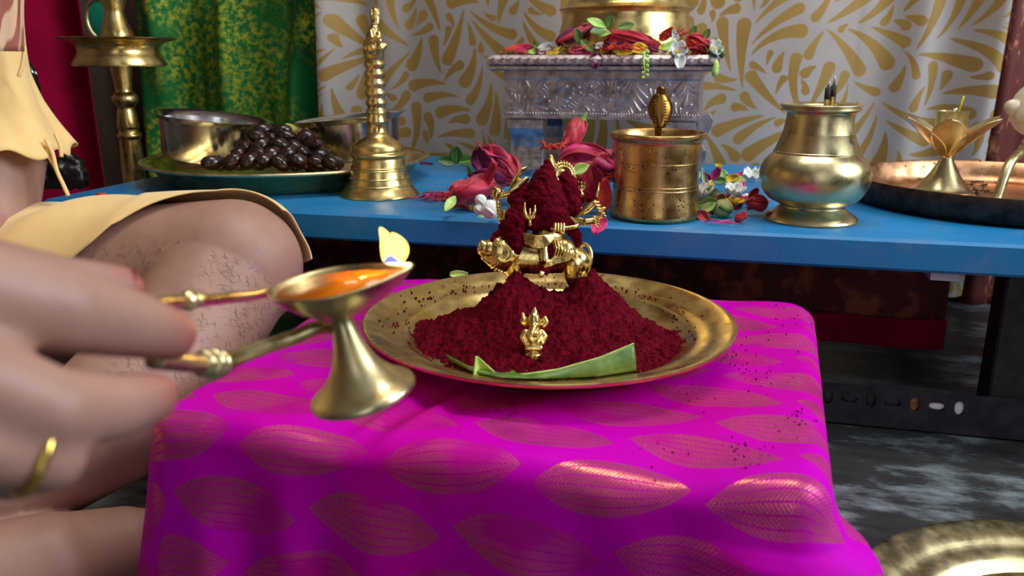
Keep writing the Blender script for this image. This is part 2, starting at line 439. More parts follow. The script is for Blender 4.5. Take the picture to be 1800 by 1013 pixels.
def m_skin():
    t = NT('skin'); c = t.ramp(t.noise(22, 5), [(.3, srgb(154, 115, 102)), (.7, srgb(173, 134, 120))])
    c = t.mix(t.ramp(t.noise(7, 3), [(.45, (0, 0, 0, 1)), (.75, (.5, .5, .5, 1))]), c, srgb(146, 102, 95)); st = t.n('Attribute', attribute_name='stain'); c = t.mix(st.outputs['Fac'], c, srgb(150, 30, 40))
    t.set(Base_Color=c, Roughness=.5, Subsurface_Weight=.12, Subsurface_Radius=(.010, .004, .002), Subsurface_Scale=.6, Specular_IOR_Level=.4); t.bump(t.noise(260, 4), .25, .0006); return t.m
def m_floor():
    t = NT('floor_stone'); n = t.noise(5, 8, .68, stretch=(1, 2.2, 1))
    c = t.ramp(n, [(.3, srgb(24, 22, 22)), (.5, srgb(54, 56, 57)), (.62, srgb(128, 140, 144)), (.75, srgb(66, 70, 70))])
    t.set(Base_Color=c, Roughness=.35); t.bump(t.noise(30, 6), .2, .002); return t.m
def m_green():
    t = NT('green_brocade'); c = t.ramp(t.noise(3.2, 3), [(.35, srgb(16, 78, 36)), (.6, srgb(34, 116, 58))])
    g = t.ramp(t.noise(90, 5, .7), [(.46, (0, 0, 0, 1)), (.6, (1, 1, 1, 1))]); p = t.ramp(t.noise(5, 3, .6), [(.42, (0, 0, 0, 1)), (.55, (1, 1, 1, 1))])
    f = t.mix(1.0, g, p, 'MULTIPLY'); t.set(Base_Color=t.mix(f, c, srgb(168, 176, 56)), Roughness=.5, Metallic=t.math('MULTIPLY', f, .4), Specular_IOR_Level=.1); t.bump(t.noise(160, 4), .4, .001); return t.m
def m_rust():
    t = NT('rust_brocade'); f = t.ramp(t.noise(46, 5, .7, stretch=(1, 1, .4)), [(.56, (0, 0, 0, 1)), (.66, (1, 1, 1, 1))])
    t.set(Base_Color=t.mix(f, srgb(96, 30, 22), srgb(190, 120, 80)), Roughness=.6); return t.m
def m_emit(name, c, s):
    t = NT(name); e = t.n('Emission'); e.inputs[0].default_value = c; e.inputs[1].default_value = s; t.l(e.outputs[0], t.out.inputs[0]); return t.m
def m_stripes():
    t = NT('striped_cotton'); tc = t.n('TexCoord'); wv = t.n('TexWave'); wv.inputs['Scale'].default_value = 60; wv.inputs['Distortion'].default_value = .3
    t.l(tc.outputs['Object'], wv.inputs[0]); t.set(Base_Color=t.ramp(wv.outputs['Fac'], [(.35, srgb(206, 170, 140)), (.6, srgb(150, 84, 70))]), Roughness=.8); return t.m
M['curtain'] = m_curtain(); M['silk'] = m_silk(); M['blue_paint'] = m_paint(); M['skin'] = m_skin(); M['floor'] = m_floor()
M['green'] = m_green(); M['rust'] = m_rust(); M['stripes'] = m_stripes()
M['red_cloth'] = plain('red_cloth', srgb(160, 0, 54), srgb(120, 0, 36), 8, .8, spec=.1)
M['maroon_cloth'] = plain('maroon_cloth', srgb(52, 14, 14), srgb(36, 8, 10), 8, .8)
M['purple_cloth'] = plain('purple_cloth', srgb(118, 42, 128), srgb(150, 80, 150), 60, .5, sheen=.3)
M['dim_print'] = plain('dim_print', srgb(84, 20, 18), srgb(140, 70, 36), 30, .7, lo=.5, hi=.62)
M['wall'] = plain('wall_plaster', srgb(122, 104, 92), srgb(104, 88, 78), 6, .9)
M['ceiling'] = plain('ceiling_plaster', srgb(206, 202, 196), srgb(196, 190, 184), 6, .9)
M['frame_wood'] = M['wood_dark']
M['ledge'] = plain('ledge_stone', srgb(120, 112, 116), srgb(96, 88, 92), 30, .7)

def room(name, vf, mat, smooth=False, **kw):
    o = obj(name, vf, mat, smooth=smooth, **kw); o.rotation_euler = (0, 0, YAW); o['kind'] = 'structure'; return o
# ---------------------------------------------------------------- room shell (u, v, z), yawed
u0, u1, v0, v1, hz = -1.9, 1.7, -1.6, 1.63, 2.35
room('floor', boxm(u0 - .1, u1 + .1, v0 - .1, v1 + .1, -.08, 0), M['floor'])
room('ceiling', boxm(u0 - .1, u1 + .1, v0 - .1, v1 + .1, hz, hz + .08), M['ceiling'])
room('wall_back', boxm(u0 - .1, u1 + .1, v1, v1 + .1, 0, hz), M['wall'])
room('wall_left', boxm(u0 - .1, u0, v0, v1, 0, hz), M['wall'])
def holed(a0, a1, h0, h1, b0, b1, g0, g1, axis, c0, c1):   # wall with one opening
    bs = [(a0, b0, h0, h1), (b1, a1, h0, h1), (b0, b1, h0, g0), (b0, b1, g1, h1)]
    bs = [q for q in bs if q[1] - q[0] > 1e-4 and q[3] - q[2] > 1e-4]
    return join(*[boxm(c0, c1, q[0], q[1], q[2], q[3]) if axis == 'u' else boxm(q[0], q[1], c0, c1, q[2], q[3]) for q in bs])
room('wall_right', holed(v0, v1, 0, hz, 0.0, 1.1, .75, 1.95, 'u', u1, u1 + .1), M['wall'])
room('wall_front', holed(u0 - .1, u1 + .1, 0, hz, .1, 1.0, 0, 2.2, 'v', v0 - .1, v0), M['wall'])
wn = room('window_1', holed(-.03, 1.13, .72, 1.98, .03, 1.07, .80, 1.92, 'u', u1 - .01, u1 + .08), M['frame_wood'])
g = NT('window_pane'); g.set(Base_Color=(.9, .95, 1, 1), Roughness=.02, Transmission_Weight=1.0)
for a in (.035, .385, .735): obj('pane', boxm(u1 + .03, u1 + .035, a, a + .33, .80, 1.92), g.m, wn, smooth=False)
room('door_1', holed(.06, 1.04, 0, 2.25, .12, .98, 0, 2.18, 'v', v0 - .08, v0 + .02), M['frame_wood'])
tl = thing('tube_light', 'white tube light on the ceiling', 'lamp', U(.1, .75, 2.30), YAW)
obj('housing', boxm(-.64, .64, -.03, .03, 0, .05), M['petal_white'], tl, smooth=False, bevel=.004)

# curtains: cloth sheets hung on the back wall
def hang(name, ua, ub, za, zb, vbase, mat, fold, label, cat='curtain', nu=160, nz=60, solid=.0015):
    def fn(s, t):
        u, v = fold(s, t, ua + (ub - ua) * s, za + (zb - za) * t); return (u, vbase + v, za + (zb - za) * t)
    o = obj(name, grid(fn, nu, nz), mat, solid=solid); o.rotation_euler = (0, 0, YAW); return tag(o, label, cat)
CU0, CU1, CZ0, CZ1, cs = -.715, .43, .02, 1.0, .003
cnx, cnz = int((CU1 - CU0) / cs), int((CZ1 - CZ0) / cs)
Xs = np.arange(cnx) * cs; Zs = np.arange(cnz) * cs
sd = drops_sdf(Xs, Zs, fill_drops(cnx * cs, cnz * cs, 1.0, 11, 300))
gx, gz = np.meshgrid(Xs, Zs)
su = gx / gx.max(); zz = gz + CZ0
uu = CU0 + gx * .985 + np.where(su < .12, -(.12 - su) * .26 * np.clip((.75 - zz) / .7, 0, 1), 0)
rf = np.clip((su - .82) / .18, 0, 1); lf = np.clip((.16 - su) / .16, 0, 1)
vv = 1.488 + .006 * np.sin(gx * 13 + gz * 2) + .004 * np.sin(gx * 29 - gz * 3) - rf * (.026 * np.sin(su * 66 - zz * 2.6) + .03) - lf * (.03 + .022 * np.sin(su * 70 + zz * 2))
CV = np.stack([uu, vv, zz], -1).reshape(-1, 3)
ii = np.arange(cnx * cnz).reshape(cnz, cnx)
CF = np.stack([ii[:-1, :-1], ii[:-1, 1:], ii[1:, 1:], ii[1:, :-1]], -1).reshape(-1, 4)
cu = obj('printed_curtain', (CV.tolist(), [tuple(q) for q in CF.tolist()]), M['curtain']); cu.rotation_euler = (0, 0, YAW)
attr(cu, 'd', sd); tag(cu, 'silver-grey curtain printed with swirling gold leaf sprays behind the altar bench', 'curtain')

hang('green_curtain', -1.16, -.70, .0, .525, 1.522, M['green'], lambda s, t, u, z: (u + .05 * (t - .5) * s, -.034 * math.sin(s * 17 + (1 - t) * 3.6 * (s + .2)) - .008 * math.sin(s * 41 + 3 * t)), 'green and gold brocade cloth hanging in slanting folds on the left')
hang('red_curtain', -1.9, -1.27, .0, 1.2, 1.50, M['red_cloth'], lambda s, t, u, z: (u, -.03 * math.sin(s * 26 + t) - .02 * math.sin(s * 11)), 'deep red curtain hanging at the far left')
hang('maroon_curtain', -1.30, -.60, .0, 1.2, 1.605, M['maroon_cloth'], lambda s, t, u, z: (u, -.008 * math.sin(s * 30)), 'dark maroon cloth hanging behind the green brocade')
hang('purple_curtain', -.80, -.68, .43, 1.1, 1.505, M['purple_cloth'], lambda s, t, u, z: (u + .07 * max(0, .15 - t) / .15 * (1 - s), -.004 * math.sin(s * 20)), 'narrow purple cloth hanging beside the printed curtain')
hang('rust_curtain', .41, 1.1, .0, 1.2, 1.50, M['rust'], lambda s, t, u, z: (u, -.015 * math.sin(s * 30) - .008 * math.sin(s * 71)), 'rust-brown patterned cloth hanging at the right end')
hang('under_bench_cloth', -.78, .30, .055, .197, 1.13, M['dim_print'], lambda s, t, u, z: (u, .006 * math.sin(s * 40)), 'dark maroon cloth with faint gold pattern hanging under the blue bench', 'cloth')
hang('red_hem_cloth', .02, .30, .035, .075, 1.118, M['red_cloth'], lambda s, t, u, z: (u, .004 * math.sin(s * 14)), 'bright red cloth edge hanging low under the right of the bench', 'cloth', 60, 12)

# ---------------------------------------------------------------- blue bench
BZ = .23
bench = thing('altar_bench', 'long low bench painted blue, carrying the altar vessels', 'bench', U(-.1, 1.148), YAW)
obj('bench_top', rectloft([(.717, .287, BZ - .032), (.722, .29, BZ - .029), (.722, .29, BZ - .003), (.719, .287, BZ)]), M['blue_paint'], bench, smooth=False)
def angle_iron(x, y, z0, z1, sx, sy, w=.036, t=.003):
    return join(boxm(min(x, x + sx * w), max(x, x + sx * w), min(y, y + sy * t), max(y, y + sy * t), z0, z1), boxm(min(x, x + sx * t), max(x, x + sx * t), min(y, y + sy * w), max(y, y + sy * w), z0, z1))
for x, sx in ((-.64, 1), (.40, 1)):
    for y, sy in ((-.215, 1), (.24, -1)):
        l = obj('leg', angle_iron(x, y, .004, BZ - .032, sx, sy), M['black_iron'], bench, smooth=False)
def slot_bar(x0, x1, h, holes, th=.003):
    c = bpy.data.curves.new('bar', 'CURVE'); c.dimensions = '2D'; c.fill_mode = 'BOTH'; c.extrude = th / 2
    def poly(pts):
        s = c.splines.new('POLY'); s.points.add(len(pts) - 1); s.use_cyclic_u = True
        for p, q in zip(s.points, pts): p.co = (q[0], q[1], 0, 1)
    poly([(x0, 0), (x1, 0), (x1, h), (x0, h)])
    for cx, cy, a, b in holes:
        r = min(a, b); pts = []
        for i in range(16):
            an = 2 * math.pi * i / 16; px_, py_ = r * math.cos(an), r * math.sin(an)
            pts.append((cx + px_ + math.copysign(a - r, px_ if abs(px_) > 1e-9 else 1), cy + py_ + math.copysign(b - r, py_ if abs(py_) > 1e-9 else 1)))
        poly(pts)
    o = bpy.data.objects.new('bar', c); COL.objects.link(o); bpy.context.view_layer.update()
    me = bpy.data.meshes.new_from_object(o.evaluated_get(bpy.context.evaluated_depsgraph_get())); bpy.data.objects.remove(o, do_unlink=True)
    me.transform(Matrix.Rotation(R(90), 4, 'X')); return me
holes = []
xk = .372; k = 0
while xk > -.60:
    holes.append((xk, .030, .0085, .0045) if k % 2 == 1 else (xk, .030, .0052, .0082)); xk -= .0225; k += 1
me = slot_bar(-.66, .46, .046, holes); me.transform(Matrix.Translation((0, -.222, .003)))
fb = obj('foot_bar', me, M['black_iron'], bench, smooth=False)
obj('foot_bar', boxm(-.66, .46, .245, .248, .003, .046), M['black_iron'], bench, smooth=False)
obj('foot_flange', boxm(-.66, .46, -.2205, -.186, .003, .006), M['black_iron'], bench, smooth=False)
for k_, (cx, cy, a_, b_) in enumerate(holes[:7]):  # plugs added in the holes; pale colour stands in for lit floor behind
    o = obj('added_slot_plug', xf(ellipsoid((0, 0, 0), (a_ * .96, .0008, b_ * .96), None, 16, 8), (cx, -.2215, cy + .003)), M['petal_white'] if k_ < 2 else M['dry'] if k_ == 2 else M['black_iron'], fb)
for x in (.31, .455):
    obj('tape', boxm(x, x + .026, -.285, -.26, BZ - .040, BZ - .0325), M['tape'], bench, smooth=False)

ledge = obj('stone_ledge', rectloft([(.17, .07, 0), (.17, .07, .175), (.165, .065, .18)]), M['ledge'], smooth=False, loc=U(-1.03, 1.03, 0)); ledge.rotation_euler = (0, 0, YAW)
tag(ledge, 'grey stone ledge under the dark idol left of the blue bench', 'ledge')

# ---------------------------------------------------------------- magenta silk over the low stool
CT = .172
FLc, FRc = Vector((-.236, .487)), Vector((.172, .405))
cc = U(-.083, .627)   # replaced below by the measured centre
SX, SY = .216, .198
S0 = Vector(((FLc.x + FRc.x) / 2, (FLc.y + FRc.y) / 2)); S0 = S0 + Vector((math.sin(-YAW), math.cos(-YAW))) * SY + Vector((-.008, .002))
def rrect(th, hx, hy, rc):
    # point + outward normal on a rounded rectangle, th by arc length fraction
    segs = [2 * (hy - rc), math.pi / 2 * rc, 2 * (hx - rc), math.pi / 2 * rc] * 2
    L = sum(segs); d = (th % 1.0) * L
    corners = [((hx, -(hy - rc)), (1, 0), (0, 1)), ((hx - rc, hy - rc), 0), ((hx - rc, hy), (0, 1), (-1, 0)), ((-(hx - rc), hy - rc), 90), ((-hx, hy - rc), (-1, 0), (0, -1)), ((-(hx - rc), -(hy - rc)), 180), ((-(hx - rc), -hy), (0, -1), (1, 0)), ((hx - rc, -(hy - rc)), 270)]
    for i, s in enumerate(segs):
        if d <= s or i == 7:
            c = corners[i]
            if len(c) == 3: return Vector((c[0][0] + c[2][0] * d, c[0][1] + c[2][1] * d)), Vector(c[1])
            a = R(c[1]) + d / rc; n = Vector((math.cos(a), math.sin(a))); return Vector(c[0]) + n * rc, n
        d -= s
NA = 520; V = []; UVs = []; RB = .017
rin = [i / 34 for i in range(1, 35)]
skirt = [0] * 0
for s in rin:
    for i in range(NA):
        p, n = rrect(i / NA, SX, SY, .024); q = p * s - n * (RB * s)
        V.append((q.x, q.y, CT)); UVs.append((q.x, q.y))
bend = [R(a) for a in (15, 30, 45, 60, 75, 88)]
def front_w(n): return max(0, -n.y)
for a in bend:
    for i in range(NA):
        p, n = rrect(i / NA, SX, SY, .024); q = p - n * RB + n * (RB * math.sin(a))
        V.append((q.x, q.y, CT - RB * (1 - math.cos(a)))); e = p - n * RB + n * (RB * a); UVs.append((e.x, e.y))
zs = [CT - RB - (CT - RB - .002) * k / 36 for k in range(1, 37)]
for z in zs:
    h = (CT - RB - z)
    for i in range(NA):
        th = i / NA; p, n = rrect(th, SX, SY, .024)
        fold = .5 + .5 * math.sin(th * 2 * math.pi * 23 + 1.2 * math.sin(th * 40))
        fl = .05 + .10 * fold
        cr = math.exp(-((p - Vector((SX - .01, -SY + .01))).length / .040) ** 2)   # front right corner: a standing pleat
        cl = math.exp(-((p - Vector((-SX + .01, -SY + .01))).length / .05) ** 2)
        off = h * fl + h * .50 * cr + .012 * cr * math.sin(h * 60) * (h > .02) + h * .10 * cl
        d = n.copy()
        if cr > .02: d = (n + Vector((.9, -.1)) * cr).normalized()
        q = p + d * off
        V.append((q.x, q.y, z)); e = p + n * (RB * .57 + h); UVs.append((e.x, e.y))
c0 = len(V); V.append((0, 0, CT)); UVs.append((0, 0))
F = []
nr = len(rin) + len(bend) + len(zs)
for k in range(nr - 1):
    for i in range(NA):
        j = (i + 1) % NA; F.append((k * NA + i, (k + 1) * NA + i, (k + 1) * NA + j, k * NA + j))
for i in range(NA): F.append((c0, i, (i + 1) % NA))
VA = np.array(V)
top = np.clip((VA[:, 2] - (CT - .02)) / .02, 0, 1)
VA[:, 2] += top * (.0016 * np.sin(VA[:, 0] * 60 + 3 * np.sin(VA[:, 1] * 25)) + .0022 * (fbm(VA[:, 0] * 18 + 5, VA[:, 1] * 18 + 5, 3, 3) - .45) * 2)
VA[:, 1] += (1 - top) * .006 * (fbm(VA[:, 0] * 16 + 9, VA[:, 2] * 9, 3, 5) - .45)
fr_mask = np.exp(-((VA[:, 1] + SY) / .03) ** 2) * top
VA[:, 2] += fr_mask * .004 * np.sin(VA[:, 0] * 34 + 1)
# soft crumple running from the plate to the front edge
g1 = np.exp(-(((VA[:, 0] + .045) * .97 - (VA[:, 1] + .12) * .35) / .006) ** 2) * np.exp(-((VA[:, 1] + .14) / .035) ** 2)
g2 = np.exp(-(((VA[:, 0] + .02) * .97 - (VA[:, 1] + .12) * .35) / .007) ** 2) * np.exp(-((VA[:, 1] + .14) / .04) ** 2)
VA[:, 2] += top * (.004 * g1 + .005 * g2)
VA[:, 0] += np.clip(VA[:, 0] / SX, 0, 1.2) * (.006 + .013 * np.clip(VA[:, 1] / SY + 1, 0, 2))
silk = obj('silk_cloth', (VA.tolist(), F), M['silk'], loc=(S0.x, S0.y, 0)); silk.rotation_euler = (0, 0, YAW)
uvset(silk, UVs); tag(silk, 'magenta silk cloth with woven gold leaves draped over a low stool', 'cloth')

# ---------------------------------------------------------------- brass plate with the kumkum heap
PC = Vector((.0294, .646, CT + .0035)); PR = .150
plate = thing('brass_plate', 'round brass plate heaped with red powder on the magenta cloth', 'plate', PC)
pp = [(0, .0), (.098, .0), (.104, .0008), (.112, .006), (.118, .011), (.122, .0125), (.130, .0145), (.136, .0175), (.143, .0205), (.148, .0222), (.1503, .0222), (.1503, .0205)]
under = [(.1497, .0192), (.143, .0178), (.130, .0118), (.120, .0088), (.111, .0035), (.104, -.0010), (.098, -.0018), (0, -.0018)]
pl = dense(pp, 3) + under
obj('dish', lathe(pl, 128), M['brass'], plate, sharp=50)
PF = PC.z                                                  # plate floor
def heap_h(x, y):                                          # numpy: powder height over the plate floor
    dx, dy = x - .026, y - .668
    an = np.arctan2(dy, dx)
    rr = np.hypot(dx / 1.03, dy * np.where(dy > 0, 1.6, 1.0)) * (1 + .06 * np.sin(an * 3 + 1) + .05 * np.sin(an * 7) + .03 * np.sin(an * 13 + 2))
    rr = rr * (1 - .10 * np.exp(-((an + .35) / .3) ** 2))
    h = .036 * np.clip(1 - rr / .112, -1, 1) + .004 * np.clip(1 - rr / .06, 0, 1)
    pL = np.hypot(x - .0035, y - .664); pR = np.hypot(x - .066, y - .668)
    h = np.maximum(h, .0545 - pL * .92) ; h = np.maximum(h, .0555 - pR * .98)
    h2 = .012 * np.clip(1 - np.hypot(x - .115, (y - .640) * .9) / .034, -1, 1)
    h = np.maximum(h, h2)
    px_ = 900 + x * FOC / .60; ly = .5645 + np.interp(px_, [780, 850, 950, 1060, 1125], [.022, .004, 0, .003, .010])
    return np.where((y < ly + .003) & (px_ > 790) & (px_ < 1120), -.01, h)
HN = 340
hx = np.linspace(PC.x - .125, PC.x + .125, HN); hy = np.linspace(PC.y - .115, PC.y + .115, HN)
HX, HY = np.meshgrid(hx, hy); H0 = heap_h(HX, HY)
cl = fbm(HX * 160, HY * 160, 4, 21); cl2 = fbm(HX * 520, HY * 520, 3, 33)
H1 = H0 + (cl - .47) * .0115 * np.clip(H0 / .01 + .6, 0, 1) + (cl2 - .45) * .0050
heapmask = H1 > .0004
idx = -np.ones(HN * HN, int).reshape(HN, HN)
quads = heapmask[:-1, :-1] | heapmask[1:, :-1] | heapmask[:-1, 1:] | heapmask[1:, 1:]
use = np.zeros_like(heapmask)
for a, b in ((0, 0), (1, 0), (0, 1), (1, 1)): use[a:HN - 1 + a, b:HN - 1 + b] |= quads
idx[use] = np.arange(use.sum())
Hz = np.maximum(H1, -.001)[use] + PF + .0004
hv = np.stack([HX[use], HY[use], Hz], -1)
qq = np.argwhere(quads); hf = [(idx[a, b], idx[a, b + 1], idx[a + 1, b + 1], idx[a + 1, b]) for a, b in qq]
heap = obj('kumkum_heap', (hv.tolist(), [tuple(int(i) for i in q) for q in hf]), M['kumkum'])
tag(heap, 'heap of crumbly dark red kumkum powder on the brass plate', 'powder', kind='stuff')
def heap_hit(x, y):
    for k in range(400):
        D = .45 + k * .001; p = P(x, y, D)
        if p.z < PF + float(heap_h(np.array(p.x), np.array(p.y))): return p
    return p
# loose crumbs on plate and cloth
rs = random.Random(3); cr = []
def crumb(p, r): return xf(ellipsoid((0, 0, 0), (r, r * .8, r * .6), rot(rs.uniform(0, 90), rs.uniform(0, 90), 0), 6, 4), p)
for i in range(260):
    a = rs.uniform(0, 6.28); d = .112 + abs(rs.gauss(0, .012)); x, y = .026 + d * math.cos(a), .668 + d * math.sin(a) * .85
    rr = math.hypot(x - PC.x, y - PC.y)
    if rr > .145: continue
    z = PF + np.interp(rr, [q[0] for q in pp[:-1]], [q[1] for q in pp[:-1]])
    cr.append(crumb((x, y, z + .0006), rs.uniform(.0005, .0014)))
obj_c = obj('kumkum_crumbs', join(*cr), M['kumkum']); tag(obj_c, 'scattered red powder crumbs around the heap on the plate', 'powder', kind='stuff')
cr = []
for cx, cy, n, sp in ((1400, 745, 30, 22), (1330, 665, 30, 26), (1290, 640, 26, 20), (1310, 800, 26, 24), (1205, 700, 14, 30), (1365, 600, 14, 30), (880, 735, 10, 20), (1385, 560, 10, 18), (1180, 800, 10, 40)):
    for i in range(n):
        p = PZ(cx + rs.gauss(0, sp), cy + rs.gauss(0, sp * .6), CT); cr.append(crumb((p.x, p.y, CT + .0022), rs.uniform(.0003, .0010)))
obj_c = obj('spilled_kumkum', join(*cr), M['kumkum']); tag(obj_c, 'fine red powder spilled on the magenta cloth right of the plate', 'powder', kind='stuff')

# betel leaf holding up the front of the heap
LXB = [800, 840, 880, 950, 1050, 1118]; LYB = [638, 657, 664, 666, 662, 652]
def leafpt(s, t):
    xb = 800 + 318 * s; bt = PZ(xb, float(np.interp(xb, LXB, LYB)), PF + .0012)
    xe = 783 + (1114 - 783) * s; ye = float(np.interp(s, [0, .12, .25, .42, .60, .82, 1], [622, 643, 655, 659, 650, 629, 604]))
    wy = bt.y + .004; z = max(zat(wy, ye), PF + .002); e = Vector(((xe - 900) / FOC * depth((0, wy, z)), wy, z))
    if t < .4:
        k = t / .4; p = e.lerp(bt, k); p.y -= .003 * math.sin(math.pi * k); return p
    return bt + Vector((0, .06 * (t - .4) / .6 * math.sin(math.pi * (.08 + .84 * s)) ** .6, 0))
leaf = thing('betel_leaf', 'green betel leaf curling up under the front of the powder heap', 'leaf', PZ(950, 650, PF))
lf_ = grid(leafpt, 60, 24)
obj('blade', lf_, M['leaf_green'], leaf, solid=.0009, world=True)
obj('edge_rib', tube([Vector(leafpt(s / 40, 0)) for s in range(16, 41)], [.0011 - .0006 * i / 25 for i in range(25)], 8), M['leaf_pale'], leaf, world=True)
def tipf(s, t):
    x = 832 + 30 * t + (1 - t) * s * 28 * (1 - .2 * t); a = PZ(832 + s * 46 * (1 - t * .92) + t * 6, 662, PF + .001)
    return (a.x - .001 * t, a.y + .006 * math.sin(s * 3.14) * (1 - t) + .006 * t, a.z + .0135 * t)
obj('folded_tip', grid(tipf, 8, 10), M['leaf_pale'], leaf, solid=.0007, world=True)

def smooth_pts(pts, k=5):
    out = []
    qn = [pts[0]] + list(pts) + [pts[-1]]
    for i in range(1, len(qn) - 2):
        for t in range(k):
            t = t / k; a, b, c, d = qn[i - 1], qn[i], qn[i + 1], qn[i + 2]
            out.append(tuple(0.5 * (2 * b[j] + (c[j] - a[j]) * t + (2 * a[j] - 5 * b[j] + 4 * c[j] - d[j]) * t * t + (3 * b[j] - a[j] - 3 * c[j] + d[j]) * t ** 3) for j in range(len(b))))
    out.append(tuple(pts[-1])); return out

# ---------------------------------------------------------------- the goddess on her lion
ID = .700
def q(x, y, dd=0.0): return P(x, y, ID + dd)
def pr(r): return r * ID / FOC
def pc(js, dd=0.0, n=28): return chain([(q(a[0], a[1], (a[3] if len(a) > 3 else 0) + dd), pr(a[2])) for a in js], n)
gz_ = q(965, 492); idol = thing('goddess_idol', 'small brass goddess seated on a lion, half covered in red powder', 'idol', (gz_.x, gz_.y, PF + .018))
lion = join(pc([(905, 452, 29), (945, 455, 28), (995, 455, 26), (1012, 458, 25)], 0, 44),           # trunk
            pc([(893, 447, 34), (880, 443, 30, -.003)], 0, 44), pc([(872, 440, 23, -.005), (862, 439, 18, -.007), (852, 437, 14, -.008)], 0, 36),   # mane bulb, head, muzzle
            pc([(868, 457, 14, -.006), (853, 450, 9, -.008)], 0, 14), pc([(848, 429, 7, -.010), (846, 433, 6, -.010)], 0, 12),       # jaw, nose
            pc([(874, 424, 6, -.014), (880, 420, 5, -.012)]), pc([(896, 418, 8, -.006), (899, 411, 3, -.006)]),                         # brow, ear
            pc([(900, 466, 17, -.006), (903, 482, 12, -.006), (905, 500, 9), (903, 520, 9)]), pc([(910, 464, 15, .014), (914, 482, 10, .014), (914, 520, 8, .014)]),
            pc([(1006, 466, 19, -.006), (1004, 484, 13, -.006), (1008, 500, 10), (1010, 520, 9)]), pc([(1016, 462, 17, .014), (1018, 484, 10, .014), (1020, 520, 8, .014)]))
def on(cx, cy, Rb, x, y, base=0.0):                                                                # point on a ball facing the lens
    r2 = (x - cx) ** 2 + (y - cy) ** 2; return base - pr(math.sqrt(max(4, Rb * Rb - r2)))
ridges = []
for i in range(22):                                                                                # mane locks combed back from the face
    a = -2.0 + i * .21; js = []
    for k, rr in enumerate((14, 22, 29, 34)):
        aa = a + .10 * k; x, y = 886 + rr * math.cos(aa), 446 + rr * math.sin(aa); js.append((x, y, 3.0 - .4 * k, on(886, 446, 35, x, y, -.0005)))
    ridges.append(pc(js, 0, 8))
for i in range(9):                                                                                 # belly tufts
    x = 918 + 7 * i; ridges.append(pc([(x, 452, 2.6, -.0125), (x + 6, 466, 2.4, -.0110), (x + 10, 478 - .5 * i, 1.2, -.006)], 0, 8))
b = blob(join(lion, *ridges), .0005, 5); obj('lion', shift_mesh(b, idol), M['idol_brass'], idol)
ey = join(pc([(869, 432, 3.0, -.0158), (870, 432, 3.0, -.0158)]), pc([(841, 434, 2.2, -.0115), (843, 435, 2.2, -.012)]), pc([(846, 446, 1.6, -.0125), (856, 449, 1.8, -.0135), (866, 448, 1.6, -.0150)]))
obj('lion_face', ey, M['brass_dark'], idol, world=True)
obj('lion_tail', tube([q(*a) for a in smooth_pts(((1018, 447, .004), (1019, 436, .004), (1024, 430, .003), (1032, 432, .002), (1038, 442, .001), (1039, 455, 0), (1036, 468, 0), (1034, 482, .0)), 5)], [pr(5 - 1.8 * i / 35) for i in range(36)], 16), M['idol_brass'], idol, world=True)
body = join(pc([(962, 420, 32, -.002), (962, 385, 24), (962, 350, 26), (962, 335, 16)]), pc([(965, 325, 17), (966, 306, 15)]),   # hips, torso, head
            pc([(968, 292, 12), (968, 276, 5)]),                                                                                  # tall crown
            pc([(935, 350, 11), (905, 365, 8), (884, 378, 6)]), pc([(938, 345, 10), (905, 338, 7), (878, 345, 5)]), pc([(940, 340, 9), (920, 320, 6), (908, 318, 5)]),
            pc([(990, 350, 11), (1015, 345, 8), (1024, 330, 5)]), pc([(990, 358, 11), (1022, 372, 8), (1040, 360, 6)]), pc([(988, 365, 11), (1012, 390, 8), (1032, 390, 6)]), pc([(985, 370, 10), (990, 396, 8, -.008), (982, 402, 7, -.014)]))
b = blob(body, .0006, 2); obj('goddess_body', shift_mesh(b, idol), M['idol_brass'], idol)
# pleated lower garment: fan of ridges over the waist and over the folded leg, and the hanging foot
pl_ = []
for i in range(7):                                                                                 # nested crescents of cloth under the waist
    js = []
    for k in range(9):
        a = math.pi * k / 8; x, y = 947 - (27 - 2.2 * i) * math.cos(a), 411 + (25 - 3.4 * i) * math.sin(a); js.append((x, y, 1.55, -.0172 - .0040 * math.sin(a) - .0003 * i))
    pl_.append(pc(js, 0, 8))
pl_.append(pc([(966, 430, 14, -.008), (992, 438, 19, -.010), (1000, 450, 15, -.010), (980, 459, 10, -.014), (962, 464, 7, -.018)], 0, 18))   # folded leg
for i in range(7):
    k = i / 6; js = [(974 + 32 * k, 420 + 14 * k, 1.5, -.0165 + .002 * k), (978 + 30 * k, 436 + 12 * k, 1.7, -.0205 + .004 * k * k), (975 + 24 * k, 450 + 8 * k, 1.5, -.0195 + .003 * k), (968 + 12 * k, 457 + 6 * k, 1.3, -.0190)]
    pl_.append(pc(js, 0, 8))
pl_.append(pc([(955, 428, 9, -.014), (957, 455, 8, -.018), (957, 474, 7, -.018), (951, 483, 5, -.022)]))
for i in range(4): pl_.append(pc([(970, 458 + 3 * i, 1.6, -.022), (961 - i, 461 + 3.0 * i, 1.6, -.0255)], 0, 8))
b = blob(join(*pl_), .00045, 1); obj('garment_folds', shift_mesh(b, idol), M['idol_brass'], idol)
